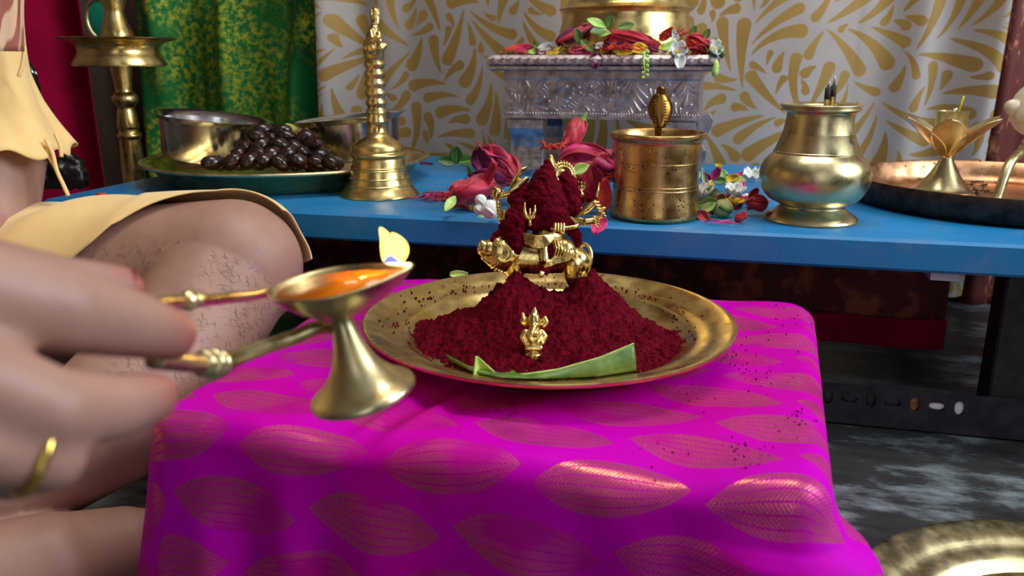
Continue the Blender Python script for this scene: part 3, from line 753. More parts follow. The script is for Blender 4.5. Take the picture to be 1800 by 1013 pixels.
# crown disc: concentric rings and beads
hd = q(990, 308, -.006); hM = aim(Vector((.35, -.9, .25)))
hp = [(0, .002), (.0045, .0022), (.0050, .0012), (.0062, .0012), (.0066, .0026), (.0078, .0026), (.0082, .0012), (.0094, .0012), (.0100, .0020), (.0112, .0010), (.0112, -.0012), (0, -.0012)]
hal = [xf(lathe(hp, 40), hd, hM)]
for i in range(26):
    a = i * 2 * math.pi / 26; hal.append(xf(ellipsoid((.0088 * math.cos(a), .0088 * math.sin(a), .0018), (.0008,) * 3, None, 8, 5), hd, hM))
    hal.append(xf(ellipsoid((.0114 * math.cos(a), .0114 * math.sin(a), .0005), (.0009,) * 3, None, 8, 5), hd, hM))
obj('crown_disc', join(*hal), M['idol_brass'], idol, world=True)
# weapons and hands
def part(name, vf): obj(name, vf, M['idol_brass'], idol, world=True)
part('mace', join(pc([(874, 338, 9), (872, 345, 8)]), pc([(872, 334, 4), (871, 331, 3)]), tube([q(874, 345), q(877, 370), q(880, 392)], pr(3), 10), *[pc([(875 + .12 * j * 6, 358 + j * 6, 4.2, -.001), (877 + .12 * j * 6, 358 + j * 6, 4.2, .001)], 0, 8) for j in range(6)]))
part('hand', join(pc([(884, 376, 6, -.006), (894, 380, 5, -.004)]), *[pc([(879, 371 + 4 * j, 2, -.012), (886, 372 + 4 * j, 2.2, -.014)], 0, 8) for j in range(4)]))
part('sword', tube([q(898, 330, -.002), q(906, 316, -.002), q(918, 300, -.002), q(929, 292, -.002)], [pr(3), pr(7), pr(6), pr(1)], 8, squash=.35))
part('hand', join(pc([(898, 335, 5, -.006), (910, 328, 6, -.006), (925, 315, 5, -.004)])))
tr = [tube([q(932, 398, -.030), q(931, 384, -.030)], pr(2.2), 8)]
tr.append(tube([q(*a) for a in ((923, 355, -.030), (922, 370, -.030), (925, 381, -.030), (931, 385, -.030), (937, 381, -.030), (940, 371, -.030), (941, 360, -.030))], [pr(r) for r in (1, 2.6, 3.6, 4, 3.6, 2.6, 1)], 8)); tr.append(tube([q(931, 384, -.031), q(932, 366, -.031)], [pr(2.6), pr(1)], 8))
part('trident', join(*tr))
part('hand', join(pc([(1014, 330, 5, -.006), (1022, 342, 5, -.006)]), *[pc([(1013 + 4 * j, 330, 2, -.008), (1012 + 5 * j, 319 + j, 1.5, -.010)], 0, 8) for j in range(4)]))
part('dagger', tube([q(1048, 346, -.002), q(1052, 336, -.002), q(1054, 320, -.002)], [pr(4), pr(4), pr(.8)], 8, squash=.4))
part('hand', join(pc([(1020, 375, 6, -.006), (1034, 366, 6, -.008), (1046, 356, 5, -.008)]), *[pc([(1044 + 3 * j, 356 + 5 * j, 2, -.012), (1052 + 2 * j, 355 + 6 * j, 2, -.010)], 0, 8) for j in range(4)]))
part('lotus_bud', join(pc([(1055, 372, 6, -.002), (1062, 366, 3, -.002)]), pc([(1058, 378, 4), (1064, 380, 2)]), pc([(1050, 384, 3), (1060, 376, 4)])))
part('hand', join(pc([(1030, 390, 6, -.010), (1045, 388, 6, -.010)]), *[pc([(1044 + 1 * j, 381 + 5 * j, 2.2, -.016), (1052, 382 + 5 * j, 2.2, -.012)], 0, 8) for j in range(4)]))
part('staff', join(tube([q(968, 402, -.034), q(990, 402, -.034), q(1010, 399, -.032), q(1021, 391, -.030)], [pr(2), pr(3.5), pr(3.5), pr(2.5)], 10), tube([q(1021, 391, -.030), q(1024, 386, -.03), q(1010, 384, -.03)], [pr(3), pr(3), pr(1.5)], 8)))
part('hand', join(pc([(980, 404, 7, -.034), (988, 408, 5, -.030)]), *[pc([(976 + 5 * j, 394, 2.4, -.042), (975 + 5 * j, 405, 2.6, -.043)], 0, 8) for j in range(4)]))
# powder stuck over the figure
pw = join(pc([(963, 290, 9, -.008), (957, 322, 27, -.008), (958, 352, 36, -.008), (968, 378, 34, -.008)]), pc([(985, 300, 12, -.002), (1000, 332, 22, -.004), (1004, 362, 18, -.006)]), pc([(1008, 345, 16, 0), (1032, 345, 12, .002)]),
          pc([(930, 345, 22, -.004), (905, 352, 14, -.004)]), pc([(918, 365, 20, -.008), (906, 395, 24, -.010), (905, 428, 16, -.012)]), pc([(895, 405, 18, -.006), (874, 420, 12, -.008), (868, 424, 9, -.010)]),
          pc([(945, 385, 22, -.012), (975, 392, 12, -.016)]), pc([(1000, 400, 12, -.002), (1014, 418, 10, -.002), (1016, 428, 7, -.002)]), pc([(958, 440, 10, -.014), (957, 462, 9, -.018), (957, 478, 8, -.019)]), pc([(966, 434, 10, -.013), (970, 450, 8, -.016)]), pc([(912, 415, 14, -.008), (908, 438, 10, -.012)]))
b = blob(pw, .0007, 1); a = mesh_np(b)
nrm = np.empty(len(b.vertices) * 3, np.float32); b.vertices.foreach_get('normal', nrm); nrm = nrm.reshape(-1, 3)
a = a + nrm * ((fbm(a[:, 0] * 300 + a[:, 1] * 120, a[:, 2] * 300 + a[:, 1] * 90, 4, 8) - .5) * .0042)[:, None]; set_np(b, a)
o = obj('powder_coat', shift_mesh(b, idol), M['kumkum'], idol); o['label'] = 'thick dark red powder'

# small elephant-headed idol set into the heap
gp = heap_hit(937, 620); GD = depth(gp) - .002
def gq(x, y, dd=0.0): return P(x, y, GD + dd)
def gc(js, n=10): s = GD / FOC; return chain([(gq(a[0], a[1], a[3] if len(a) > 3 else 0), a[2] * s) for a in js], n)
gan = thing('elephant_headed_idol', 'tiny brass elephant-headed idol standing in the red powder', 'idol', gp)
gb = join(gc([(938, 590, 15), (938, 603, 16)]), gc([(938, 618, 15), (937, 626, 15)]), gc([(939, 570, 12), (939, 560, 11)]), gc([(940, 556, 8), (940, 548, 5), (940, 541, 2)]),
          gc([(938, 574, 6, -.005), (934, 586, 5, -.008), (932, 594, 4, -.009), (937, 599, 3.5, -.009), (942, 596, 3, -.009)]),
          gc([(924, 584, 6), (918, 594, 5), (924, 604, 5, -.005)]), gc([(952, 584, 6), (959, 592, 5), (953, 603, 5, -.005)]),
          gc([(921, 563, 4), (919, 552, 3)]), gc([(957, 572, 5), (961, 566, 4), (958, 558, 3)]), gc([(928, 612, 7, -.004), (948, 612, 7, -.004)]))
b = blob(gb, .0005, 1); obj('figure', shift_mesh(b, gan), M['idol_brass'], gan)
ers = [ellipsoid(gq(922, 566, .001), (.0032, .0012, .0042), None, 12, 8), ellipsoid(gq(956, 568, .001), (.0032, .0012, .0042), None, 12, 8)]
obj('ear', ers[0], M['idol_brass'], gan, world=True); obj('ear', ers[1], M['idol_brass'], gan, world=True)
s_ = GD / FOC
obj('pedestal', join(*[xf(lathe([(0, -.001), (r, -.001), (r, .001), (0, .001)], 24), gq(937, y)) for r, y in ((.0062, 617), (.0054, 612), (.0066, 622))]), M['idol_brass'], gan, world=True)
obj('necklace', gc([(930, 586, 1.6, -.0058), (934, 591, 1.6, -.0075), (942, 591, 1.6, -.0075), (948, 586, 1.6, -.0058)]), M['brass_dark'], gan, world=True)
obj('eye', join(gc([(933, 566, 1.6, -.0045), (933.5, 566, 1.6, -.0045)]), gc([(945, 566, 1.6, -.0045), (945.5, 566, 1.6, -.0045)])), M['brass_dark'], gan, world=True)

# ---------------------------------------------------------------- hand-held lamp
LB = P(640, 694, .385); lup = Vector((-.215, -.05, .975)).normalized(); lx = Vector((1, 0.0, .13)); lx = (lx - lup * lx.dot(lup)).normalized(); ly = lup.cross(lx)
LM = Matrix((lx, ly, lup)).transposed()
lamp = thing('hand_lamp', 'brass hand lamp with a burning wick held over the magenta cloth', 'lamp', LB)
def lpart(name, vf, mat, par=None, **kw): return obj(name, xf(vf, (0, 0, 0), LM), mat, par or lamp, **kw)
lpart('foot', lathe(dense([(0, .0005), (.020, .0005), (.0243, .0), (.0247, .0018), (.0236, .0036), (.0195, .0062), (.0150, .0105), (.0108, .0165), (.0078, .024), (.0058, .032), (.0048, .038), (.0052, .041), (.0046, .044), (0, .044)], 3), 64), M['brass_pale'])
PM = rot(0, 5, 0)
def pan(rows):                      # rows: (scale, z) on a teardrop rim with its spout at +x
    n = 64; V, F = [], []
    for s, z in rows:
        for i in range(n):
            a = 2 * math.pi * i / n; x = math.cos(a); y = math.sin(a)
            sp = max(0, x) ** 3; px_ = .028 * x + .009 * sp; py_ = .024 * y * (1 - .45 * sp)
            V.append((px_ * s, py_ * s, z + .003 * sp * s))
    for k in range(len(rows) - 1):
        for i in range(n):
            j = (i + 1) % n; F.append((k * n + i, k * n + j, (k + 1) * n + j, (k + 1) * n + i))
    F.append(tuple(range(n - 1, -1, -1))); F.append(tuple((len(rows) - 1) * n + i for i in range(n)))
    return V, F
lpart('pan', xf(pan([(.16, .038), (.30, .040), (.62, .0455), (.86, .0505), (1.0, .0560), (1.02, .0568), (.98, .0572), (.93, .0558), (.80, .0520), (.55, .0480), (.2, .046)]), (-.004, 0, 0), PM), M['brass_pale'])
lpart('oil', xf(pan([(.3, .0485), (.88, .0545), (.89, .0548)]), (-.004, 0, 0), PM), M['oil'])
def px_tube(pts, r, n=12): return tube([P(*p) for p in pts], r, n)
lo = smooth_pts([(618, 628, .378), (608, 596, .380), (585, 576, .382), (552, 578, .374), (510, 596, .362), (460, 612, .345), (410, 630, .325), (375, 639, .308), (330, 638, .288), (270, 632, .268)])
obj('lower_arm', px_tube(lo, [.0034] * len(lo)), M['brass_pale'], lamp, world=True)
for x, D, r in ((386, .313, .0050), (372, .307, .0056), (358, .301, .0050)):
    a, b2 = P(x + 2, 639, D + .001), P(x - 4, 639.5, D - .002); obj('ring', tube([a, a + (b2 - a) * .3, a + (b2 - a) * .7, b2], [r * .8, r, r, r * .8], 20), M['brass_pale'], lamp, world=True)
up_ = smooth_pts([(480, 512, .378), (440, 520, .362), (400, 524, .345), (350, 530, .318), (320, 531, .300), (280, 534, .280), (240, 545, .268)])
obj('upper_arm', tube([P(*p) for p in up_], [.0030] * len(up_), 10, squash=.7), M['brass_pale'], lamp, world=True)
obj('knob', join(*[ellipsoid(P(x, y, D), (r, r, r * .9), None, 14, 10) for x, y, D, r in ((330, 528, .306, .0044), (345, 526, .314, .0034), (313, 530, .298, .0034))]), M['brass_pale'], lamp, world=True)
wk = [P(684, 482, .388), P(690, 474, .388), P(692, 464, .388)]
obj('wick', tube(wk, [.0014, .0014, .0006], 8), M['char'], lamp, world=True)
fl1 = smooth_pts([(690, 470, .388), (688, 456, .388), (684, 436, .388), (678, 418, .388), (668, 400, .388)], 6)
fl2 = smooth_pts([(692, 468, .387), (698, 452, .387), (704, 438, .387), (700, 424, .387), (688, 410, .387)], 6)
def frad(n, r): return [r * (math.sin(math.pi * min(1, (i / (n - 1)) ** .7)) ** .8 + .03) for i in range(n)]
flame = obj('flame', join(tube([P(*p) for p in fl1], frad(len(fl1), .0042), 14), tube([P(*p) for p in fl2], frad(len(fl2), .0040), 14)), m_emit('flame', (1, .58, .10, 1), 4.5), lamp, world=True); flame['label'] = 'bright yellow flame'
base_fl = smooth_pts([(690, 474, .386), (690, 466, .386), (688, 454, .386), (686, 444, .386)], 4)
obj('flame_base', tube([P(*p) for p in base_fl], frad(len(base_fl), .0042), 12), m_emit('flame_blue', (.35, .38, 1, 1), 1.0), lamp, world=True)
fll = bpy.data.lights.new('flame_light', 'POINT'); fll.energy = .42; fll.color = (1, .55, .16); fll.shadow_soft_size = .006
flo = bpy.data.objects.new('flame_light', fll); COL.objects.link(flo); flo.parent = lamp; flo.location = P(686, 425, .388) - LB

# ---------------------------------------------------------------- seated person
person = thing('person', 'person seated cross-legged in cream cotton, one hand holding out the brass lamp', 'person', (-.64, .70, 0))
K = P(410, 470, .80); HL = Vector((-.62, .86, .125))
def H(x, y, D, r): return (P(x, y, D), r)
bodyp = [
    chain([(Vector((-.62, .72, .11)), .11), (Vector((-.65, .70, .24)), .115), (Vector((-.66, .70, .40)), .12), (Vector((-.66, .70, .47)), .10)], 24),
    chain([(Vector((-.55, .80, .12)), .10), (Vector((-.70, .63, .12)), .10)], 24), chain([(Vector((-.60, .77, .48)), .080), (Vector((-.74, .61, .48)), .085)], 24),
    chain([(Vector((-.66, .70, .55)), .055), (Vector((-.645, .685, .63)), .05)], 20),                                   # neck
    ellipsoid((-.63, .67, .735), (.075, .082, .105), rot(0, 0, -45), 24, 18), chain([(Vector((-.575, .615, .70)), .03), (Vector((-.57, .61, .665)), .028)]), # head, chin
    chain([(Vector((-.56, .60, .745)), .008), (Vector((-.545, .585, .715)), .013)]), chain([(Vector((-.58, .725, .73)), .012), (Vector((-.585, .73, .71)), .010)]), chain([(Vector((-.685, .62, .73)), .012), (Vector((-.69, .62, .71)), .010)]),
    chain([(HL, .088), ((HL + K) / 2 + Vector((0, 0, .01)), .078), (K, .066)], 24),                                     # left thigh
    chain([(K, .062), (P(335, 590, .75), .060), (P(190, 740, .68), .055), (P(20, 850, .64), .044), (Vector((-.47, .53, .045)), .034)], 20),  # left shin
    chain([(Vector((-.47, .53, .045)), .034), (Vector((-.56, .56, .035)), .030), (Vector((-.62, .575, .025)), .022)], 14),  # left foot
    chain([(Vector((-.70, .58, .12)), .09), (Vector((-.76, .42, .14)), .078), (Vector((-.78, .28, .16)), .062)], 20),
    chain([(Vector((-.78, .28, .16)), .058), (Vector((-.60, .345, .095)), .052), (Vector((-.42, .475, .046)), .042), (Vector((-.34, .53, .042)), .038)], 20),
    chain([(Vector((-.34, .53, .042)), .037), (Vector((-.305, .565, .034)), .031), (Vector((-.272, .60, .022)), .020)], 14),
    chain([(Vector((-.64, .85, .50)), .058), (P(-18, 280, .86), .052), (P(-25, 420, .84), .045)], 22),                  # left upper arm
    chain([(P(-25, 420, .84), .043), (Vector((-.52, .70, .225)), .036), (Vector((-.50, .63, .22)), .027)], 18),
    chain([(Vector((-.50, .63, .22)), .026), (Vector((-.49, .585, .215)), .028), (Vector((-.49, .56, .21)), .02)], 14),
    chain([(Vector((-.74, .55, .49)), .060), (Vector((-.60, .38, .38)), .05), (Vector((-.45, .245, .285)), .042)], 20),  # right arm
    chain([(Vector((-.45, .245, .285)), .040), (Vector((-.33, .205, .305)), .036), (P(-560, 640, .192), .026)], 18)]
for i in range(4): bodyp.append(chain([(Vector((-.505 + .012 * i, .57, .215)), .010), (Vector((-.50 + .013 * i, .53, .215)), .009), (Vector((-.495 + .012 * i, .505, .195)), .008)], 10))
for i in range(5): bodyp.append(chain([(Vector((-.276 + .006 * i - .01, .610 - .012 * i + .012, .018)), .0095 - .0008 * i), (Vector((-.262 + .004 * i - .008, .622 - .013 * i + .012, .015)), .0085 - .0008 * i)], 10))
W_ = P(-560, 640, .192)
fing = dict(index=[H(-110, 500, .206, .0138), H(105, 542, .226, .0124), H(222, 568, .248, .0106), H(298, 588, .262, .0086)],
            middle=[H(-120, 648, .198, .0134), H(90, 722, .213, .0112), H(196, 716, .234, .0098), H(264, 700, .248, .0082)],
            ring=[H(-150, 760, .194, .0120), H(90, 806, .214, .0088), H(20, 830, .238, .0084), H(-60, 826, .248, .0076)],
            little=[H(-170, 800, .194, .0110), H(-60, 845, .212, .0086), H(-80, 848, .236, .0076), H(-130, 838, .244, .0068)],
            thumb=[H(-420, 560, .205, .0150), H(-110, 468, .240, .0125), H(90, 500, .258, .0098), H(208, 508, .270, .0080)])
for k_, js in fing.items():
    bodyp.append(chain(js, 16))
    if k_ != 'thumb': bodyp.append(chain([(W_, .022), (js[0][0], js[0][1])], 16))
bodyp.append(chain([(P(-150, 590, .215), .014), (P(-330, 620, .205), .018)], 16)); bodyp.append(chain([(P(-150, 720, .212), .012), (P(-330, 660, .205), .018)], 16))
b = blob(join(*bodyp), .0021, 4, .5); co = mesh_np(b); stain = np.zeros(len(co))
for k_, r_ in (('index', .013), ('middle', .012), ('thumb', .010)):
    stain = np.maximum(stain, .7 * np.exp(-(np.linalg.norm(co - np.array(fing[k_][3][0] + (fing[k_][3][0] - fing[k_][2][0]).normalized() * .006), axis=1) / r_) ** 2))
attr(obj('body', shift_mesh(b, person), M['skin'], person), 'stain', stain)   # powder-stained fingertips
# nails, ring
def nail(name, p, d, n, L, wd):
    d = Vector(d).normalized(); n = Vector(n); n = (n - d * n.dot(d)).normalized(); s = d.cross(n)
    return obj(name, grid(lambda a, t: Vector(p) + d * (L * (t - .5)) + s * (wd * (a - .5) * (1 - .25 * (2 * t - 1) ** 2)) + n * (-.0016 * (2 * a - 1) ** 2), 9, 9), M['nail'], person, solid=.0005, world=True)
tt = fing['thumb']; d = tt[3][0] - tt[2][0]; nail('fingernail', tt[3][0] + Vector((.001, -.001, .0068)), d, (0, -.3, 1), .011, .010)
it = fing['index']; d = it[3][0] - it[2][0]; nn = Vector((.35, -.55, .75)); nail('fingernail', it[3][0] + d.normalized() * .004 + nn * .0080, d, nn, .010, .010)
rg = fing['ring']; a, b2 = rg[0][0], rg[1][0]; c = a + (b2 - a) * .86; dd_ = (b2 - a).normalized(); hw = dd_.orthogonal().normalized(); h2 = dd_.cross(hw)
obj('finger_ring', tube([c + (hw * math.cos(i * math.pi / 16) + h2 * math.sin(i * math.pi / 16)) * .0098 for i in range(33)], .0014, 8), M['gold'], person, world=True)
obj('hair', blob(join(ellipsoid((-.645, .685, .755), (.080, .086, .098), rot(0, 0, -45), 24, 18)), .004, 2), M['hair'], person)
person.children[-1].data.transform(root_matrix(person).inverted())
# cotton cloth over the thigh
ax = (K - HL).normalized(); upv = (Vector((0, 0, 1)) - ax * ax.z).normalized(); nearv = ax.cross(upv); 
if nearv.y > 0: nearv = -nearv
TL = (K - HL).length
def dh(s, t):
    a = -.55 + s * 1.72                                             # along the thigh, past the knee cap at 1.0
    nearlim = np.interp(a, [-.55, .2, .45, .6, .75, .86, .95, 1.05, 1.2], [118, 112, 98, 78, 52, 22, 0, -14, -24])
    ph = R(-105 + (nearlim + 105) * t)
    rad = np.interp(a, [-.5, 0, .5, 1.0], [.105, .0935, .086, .0725]) + .0015 + .0035 * math.sin(ph * 5 + a * 9) * (1 - .6 * max(0, min(1, a))) + .003 * math.sin(a * 22 + ph * 3) * (a < .8)
    if a <= 1.0: c = HL + ax * (TL * a) + (Vector((0, 0, .010)) * math.sin(math.pi * max(0, a))); return c + upv * (rad * math.cos(ph)) + nearv * (rad * math.sin(ph))
    al = (a - 1.0) * TL / .07; return K + ax * (rad * math.sin(al)) + (upv * math.cos(ph) + nearv * math.sin(ph)) * (rad * math.cos(al))
obj('dhoti', grid(dh, 110, 60), M['cotton'], person, solid=.0016, world=True)
lap = blob(join(chain([(Vector((-.58, .77, .13)), .118), (Vector((-.70, .64, .13)), .118)], 24), chain([(Vector((-.70, .58, .125)), .098), (Vector((-.76, .42, .145)), .086)], 20)), .005, 4); obj('dhoti_wrap', shift_mesh(lap, person), M['cotton'], person)
# shawl over the shoulder, open cone round the upper arm with a ragged slanting hem
def sh(s, t):
    an = 2 * math.pi * s; 
    yy = -160 + (410 * t)                                          # image row at the arm axis
    hem = 18 * math.cos(an) + 8 * math.sin(an * 9)
    y = yy + t * (hem + 0)
    c = P(-84 + 70 * t ** 3, y, .86)
    r = np.interp(yy, [-160, 0, 60, 120, 170, 210, 250], [.072, .064, .062, .060, .064, .070, .077]) * (1 + .05 * math.sin(an * 5 + t * 4) * t + .03 * math.sin(an * 11) * t)
    return c + Vector((r * math.cos(an), r * .95 * math.sin(an), 0))
obj('shawl', grid(sh, 96, 60, True), M['cotton'], person, solid=.0018, world=True)
obj('shawl_wrap', shift_mesh(blob(join(chain([(Vector((-.57, .84, .51)), .078), (Vector((-.66, .71, .50)), .12), (Vector((-.74, .60, .50)), .09)], 24), chain([(Vector((-.66, .70, .46)), .125), (Vector((-.65, .70, .30)), .124)], 24)), .005, 4), person), M['cotton'], person)
for pts in ([(80, 246, .83), (92, 268, .83), (100, 300, .83), (112, 326, .83), (120, 344, .83)], [(88, 250, .832), (84, 270, .832), (96, 292, .832), (108, 318, .832), (117, 338, .832)], [(97, 236, .834), (106, 256, .834), (108, 276, .834)], [(30, 75, .82), (42, 85, .82), (40, 110, .82), (33, 135, .82)]):
    obj('loose_thread', tube([P(*p) for p in smooth_pts(pts)], .0020, 8), M['cotton'], person, world=True)
obj('striped_towel', grid(lambda s, t: P(-40 + 70 * s + 12 * t, -160 + 250 * t, .80 - .012 * math.sin(s * 5) - .010 * t), 24, 24), M['stripes'], person, solid=.002, world=True)
# fine dark hairs on the bare thigh, knee and shin
rs = random.Random(5); hs = []
bm_ = [(c_, p_) for c_, p_ in []]
def skin_seg(A, ra, B, rb, n, lo_, hi_):
    axv = (B - A).normalized(); u_ = (Vector((0, 0, 1)) - axv * axv.z).normalized(); v_ = axv.cross(u_)
    if v_.y > 0: v_ = -v_
    for i in range(n):
        t = rs.random(); ph = R(rs.uniform(lo_, hi_)); L = rs.uniform(.005, .010); k = rs.uniform(-.7, .7); Ls = (B - A).length; pts = []
        for j in range(7):
            tj = t + (k * L * j / 6 + .0010 * math.sin(j * .8 + i)) / Ls; r = ra + (rb - ra) * tj + .0003; pj = ph + .8 * L * j / 6 / r
            pts.append(A + (B - A) * tj + (u_ * math.cos(pj) + v_ * math.sin(pj)) * r)
        hs.append(tube(pts, [.00008, .00008, .00008, .00007, .00006, .00005, .00003], 3, False))
skin_seg((HL + K) / 2 + Vector((0, 0, .010)), .078, K, .066, 420, 50, 120); skin_seg(K, .062, P(335, 590, .75), .060, 300, 20, 110); skin_seg(P(335, 590, .75), .060, P(190, 740, .68), .055, 260, 20, 110)
o = obj('leg_hair', join(*hs), M['hair'], person, world=True); o['kind'] = 'stuff'

# ---------------------------------------------------------------- vessels on the bench
def at(x, y, z=BZ): return PZ(x, y, z)
def lathe_thing(name, label, cat, B, rows, mat, part='body', k=3, n=80, sm=True, group=None):
    t = thing(name, label, cat, B, 0, group); p = prof(B, rows)
    obj(part, lathe(dense(p, k) if sm else p, n), mat, t, sharp=45); return t
# bell
B = at(668, 343)
bell = thing('hand_bell', 'tall brass hand bell with a figure on its ringed handle', 'bell', B)
bp = prof(B, [(60, 343), (68, 343), (69, 341), (66, 336), (58, 325), (51, 308), (47, 292), (45, 281), (44, 278), (44, 277), (47, 275), (49, 271), (47, 268), (45, 266), (45, 262), (43, 255), (37, 249), (29, 244), (22, 240), (19, 236), (18, 235)])
inner = [(bp[i][0] - .003, bp[i][1] + .001) for i in (9, 6, 4, 3)]
obj('bell_body', lathe([(0, bp[9][1] - .003)] + [(max(.001, r - .003), z) for r, z in reversed(bp[1:10])] + dense(bp[1:], 3) + [(0, bp[-1][1])], 80), M['brass'], bell, sharp=50)
for hw, y in ((52.5, 311), (48.6, 297), (47.6, 293), (57.5, 323)):
    r, z = prof(B, [(hw, y)])[0]; obj('band', lathe([(r - .001, z - .0014), (r + .0007, z - .0005), (r + .0007, z + .0005), (r - .001, z + .0014)], 80), M['brass'], bell)
hr = [(0, 236), (18, 236), (19, 233), (17, 230), (17, 216), (19, 213), (18, 209), (17, 206), (17, 200), (19, 198), (18, 194), (15, 190)]
y = 188
for i in range(5): hr += [(15, y), (18.5, y - 5), (18.5, y - 9), (15, y - 14)]; y -= 17
hr += [(16, 104), (18, 101), (18, 92), (19, 90), (19, 86), (0, 86)]
obj('handle', lathe(prof(B, hr), 48), M['brass'], bell, sharp=40)
BD = depth((0, B.y, B.z + .2))
def bq(x, y, dd=0.): return P(x, y, BD - .004 + dd)
def bc(js): return chain([(bq(a[0], a[1], a[3] if len(a) > 3 else 0), a[2] * BD / FOC) for a in js], 10)
fig = blob(join(bc([(657, 84, 14), (656, 66, 12), (658, 52, 9)]), bc([(660, 42, 8), (661, 34, 8)]), bc([(660, 30, 9), (660, 22, 9)]), bc([(652, 56, 5, -.006), (655, 72, 5, -.010), (664, 66, 4, -.014)]), bc([(666, 58, 4, -.006), (668, 72, 4, -.010)]), bc([(646, 84, 8), (644, 74, 5)]), bc([(670, 84, 8, -.006), (676, 80, 5, -.006)]), bc([(648, 60, 4, .01), (645, 78, 5, .01)])), .0009, 1)
obj('handle_figure', shift_mesh(fig, bell), M['brass'], bell)
obj('crown', join(*[bc([(653 + 4 * i, 26, 2.6, -.004), (653 + 4 * i, 18, 1.6, -.004)]) for i in range(4)]), M['brass'], bell, world=True)

# water pot and its spoon
B = at(1150, 381)
pot = thing('water_pot', 'stained brass water pot with straight sides beside the idol', 'pot', B)
bp = prof(B, [(0, 381), (66, 381), (74, 379), (78, 374), (77, 362), (75, 340), (73.5, 318), (73.5, 290), (75, 268), (76, 254), (77, 247), (81, 243), (84, 239), (84.5, 236), (84, 233), (80, 232)])
obj('pot_body', lathe(dense(bp, 3) + [(bp[-1][0] - .003, bp[-1][1] - .004), (bp[8][0] - .004, bp[8][1]), (bp[5][0] - .004, bp[5][1]), (bp[3][0] - .006, bp[2][1] + .004), (0, bp[2][1] + .004)], 96), M['brass_aged'], pot, sharp=60)
for hw, y in ((74.2, 328), (74.0, 322), (74.3, 283)):
    r, z = prof(B, [(hw, y)])[0]; obj('band', lathe([(r - .0006, z - .001), (r + .0004, z - .0004), (r + .0004, z + .0004), (r - .0006, z + .001)], 96), M['brass_aged'], pot)
PB = B.copy(); PD = depth((0, B.y, B.z + .08))
def sq(x, y, dd=0.): return P(x, y, PD - .034 + dd)
spoon = thing('ritual_spoon', 'brass ritual spoon with a hooded snake handle standing in the stained pot', 'spoon', PB + Vector((0, 0, .006)))
obj('stem', tube([sq(1161, 190, 0), sq(1158, 215, .002), sq(1156, 240, .006), sq(1152, 290, .03), sq(1150, 330, .05)], [.0035, .0042, .0034, .0028, .003], 12), M['brass_dark'], spoon, world=True)
hood = lambda s, t: sq(1161 + (18 * math.sin(math.pi * min(1, .12 + .85 * t)) ** .8 + 2) * math.sin((s - .5) * math.pi), 166 + 58 * t, -.004 - .007 * math.cos((s - .5) * math.pi))
obj('hood', grid(hood, 24, 24), M['brass_dark'], spoon, solid=.002, world=True)
for sd_ in (-1, 1):
    for j in range(9): obj('scale_ridge', tube([sq(1161 + sd_ * (7 + 0 * j), 178 + 5 * j, -.0115), sq(1161 + sd_ * 13, 177 + 5 * j, -.0095), sq(1161 + sd_ * (17.5 * math.sin(math.pi * (.2 + .07 * j)) ** .6), 179 + 5 * j, -.005)], .0007, 6), M['brass_dark'], spoon, world=True)
obj('head', chain([(sq(1161, 168, -.006), .0045), (sq(1162, 159, -.008), .0048), (sq(1163, 156, -.012), .0030)]), M['brass_dark'], spoon, world=True)
obj('bowl', xf(lathe([(0, 0), (.010, .002), (.013, .006), (.0125, .0065), (.009, .003), (0, .001)], 24), sq(1150, 335, .055)), M['brass_dark'], spoon, world=True)

# kalash
B = at(1424, 386)
kal = thing('brass_kalash', 'shiny round-bellied brass kalash with a flared rim and foot', 'pot', B)
kp = prof(B, [(0, 386), (70, 386), (77.5, 386), (79, 383), (74, 377), (63, 370), (56, 364), (54, 359), (62, 355), (75, 348), (85, 336), (91.5, 321), (93.5, 307), (91, 292), (83, 278), (73, 268), (71.5, 265), (70, 262), (63, 244), (58.5, 222), (56.5, 204), (57, 198), (60, 196), (66, 194), (68, 191.5), (66, 189.5), (66.5, 188), (69, 186), (69, 183.5), (65, 182)])
obj('kalash_body', lathe(dense(kp, 3) + [(kp[-1][0] - .004, kp[-1][1] - .003), (kp[20][0] - .004, kp[20][1]), (kp[14][0] - .004, kp[14][1]), (kp[11][0] - .005, kp[11][1]), (kp[8][0], kp[8][1] + .004), (0, kp[8][1] + .004)], 96), M['brass_pale'], kal, sharp=60)
r, z = prof(B, [(72.6, 266)])[0]; obj('shoulder_ridge', lathe([(r - .001, z - .0016), (r + .0006, z - .0006), (r + .0004, z + .0006), (r - .002, z + .0016)], 96), M['brass_pale'], kal)
KD = depth((0, B.y, B.z + .1)) + .022
for i, (x0, y0, x1, y1, yt) in enumerate(((1440, 330, 1456, 152, 140), (1449, 330, 1466, 148, 130))):
    t = thing('incense_stick', ('shorter ' if i == 0 else 'taller ') + 'black-tipped incense stick standing in the brass kalash', 'incense', P(x0, y0, KD), 0, 'incense sticks in the kalash')
    f_ = lambda k: P(x0 + (x1 - x0) * k, y0 + (y1 - y0) * k, KD)
    obj('stick', tube([f_(0), f_(.87)], .0032 if i == 0 else .0034, 10), M['brass'], t, world=True)
    obj('burnt_tip', tube([f_(.865), f_(.98), f_(1.0)], [.0032, .0032, .0012], 10), M['char'], t, world=True)
    obj('ash', tube([f_(1.0), P(x1 + 3, yt, KD)], [.0016, .0004], 8), M['silver'], t, world=True)

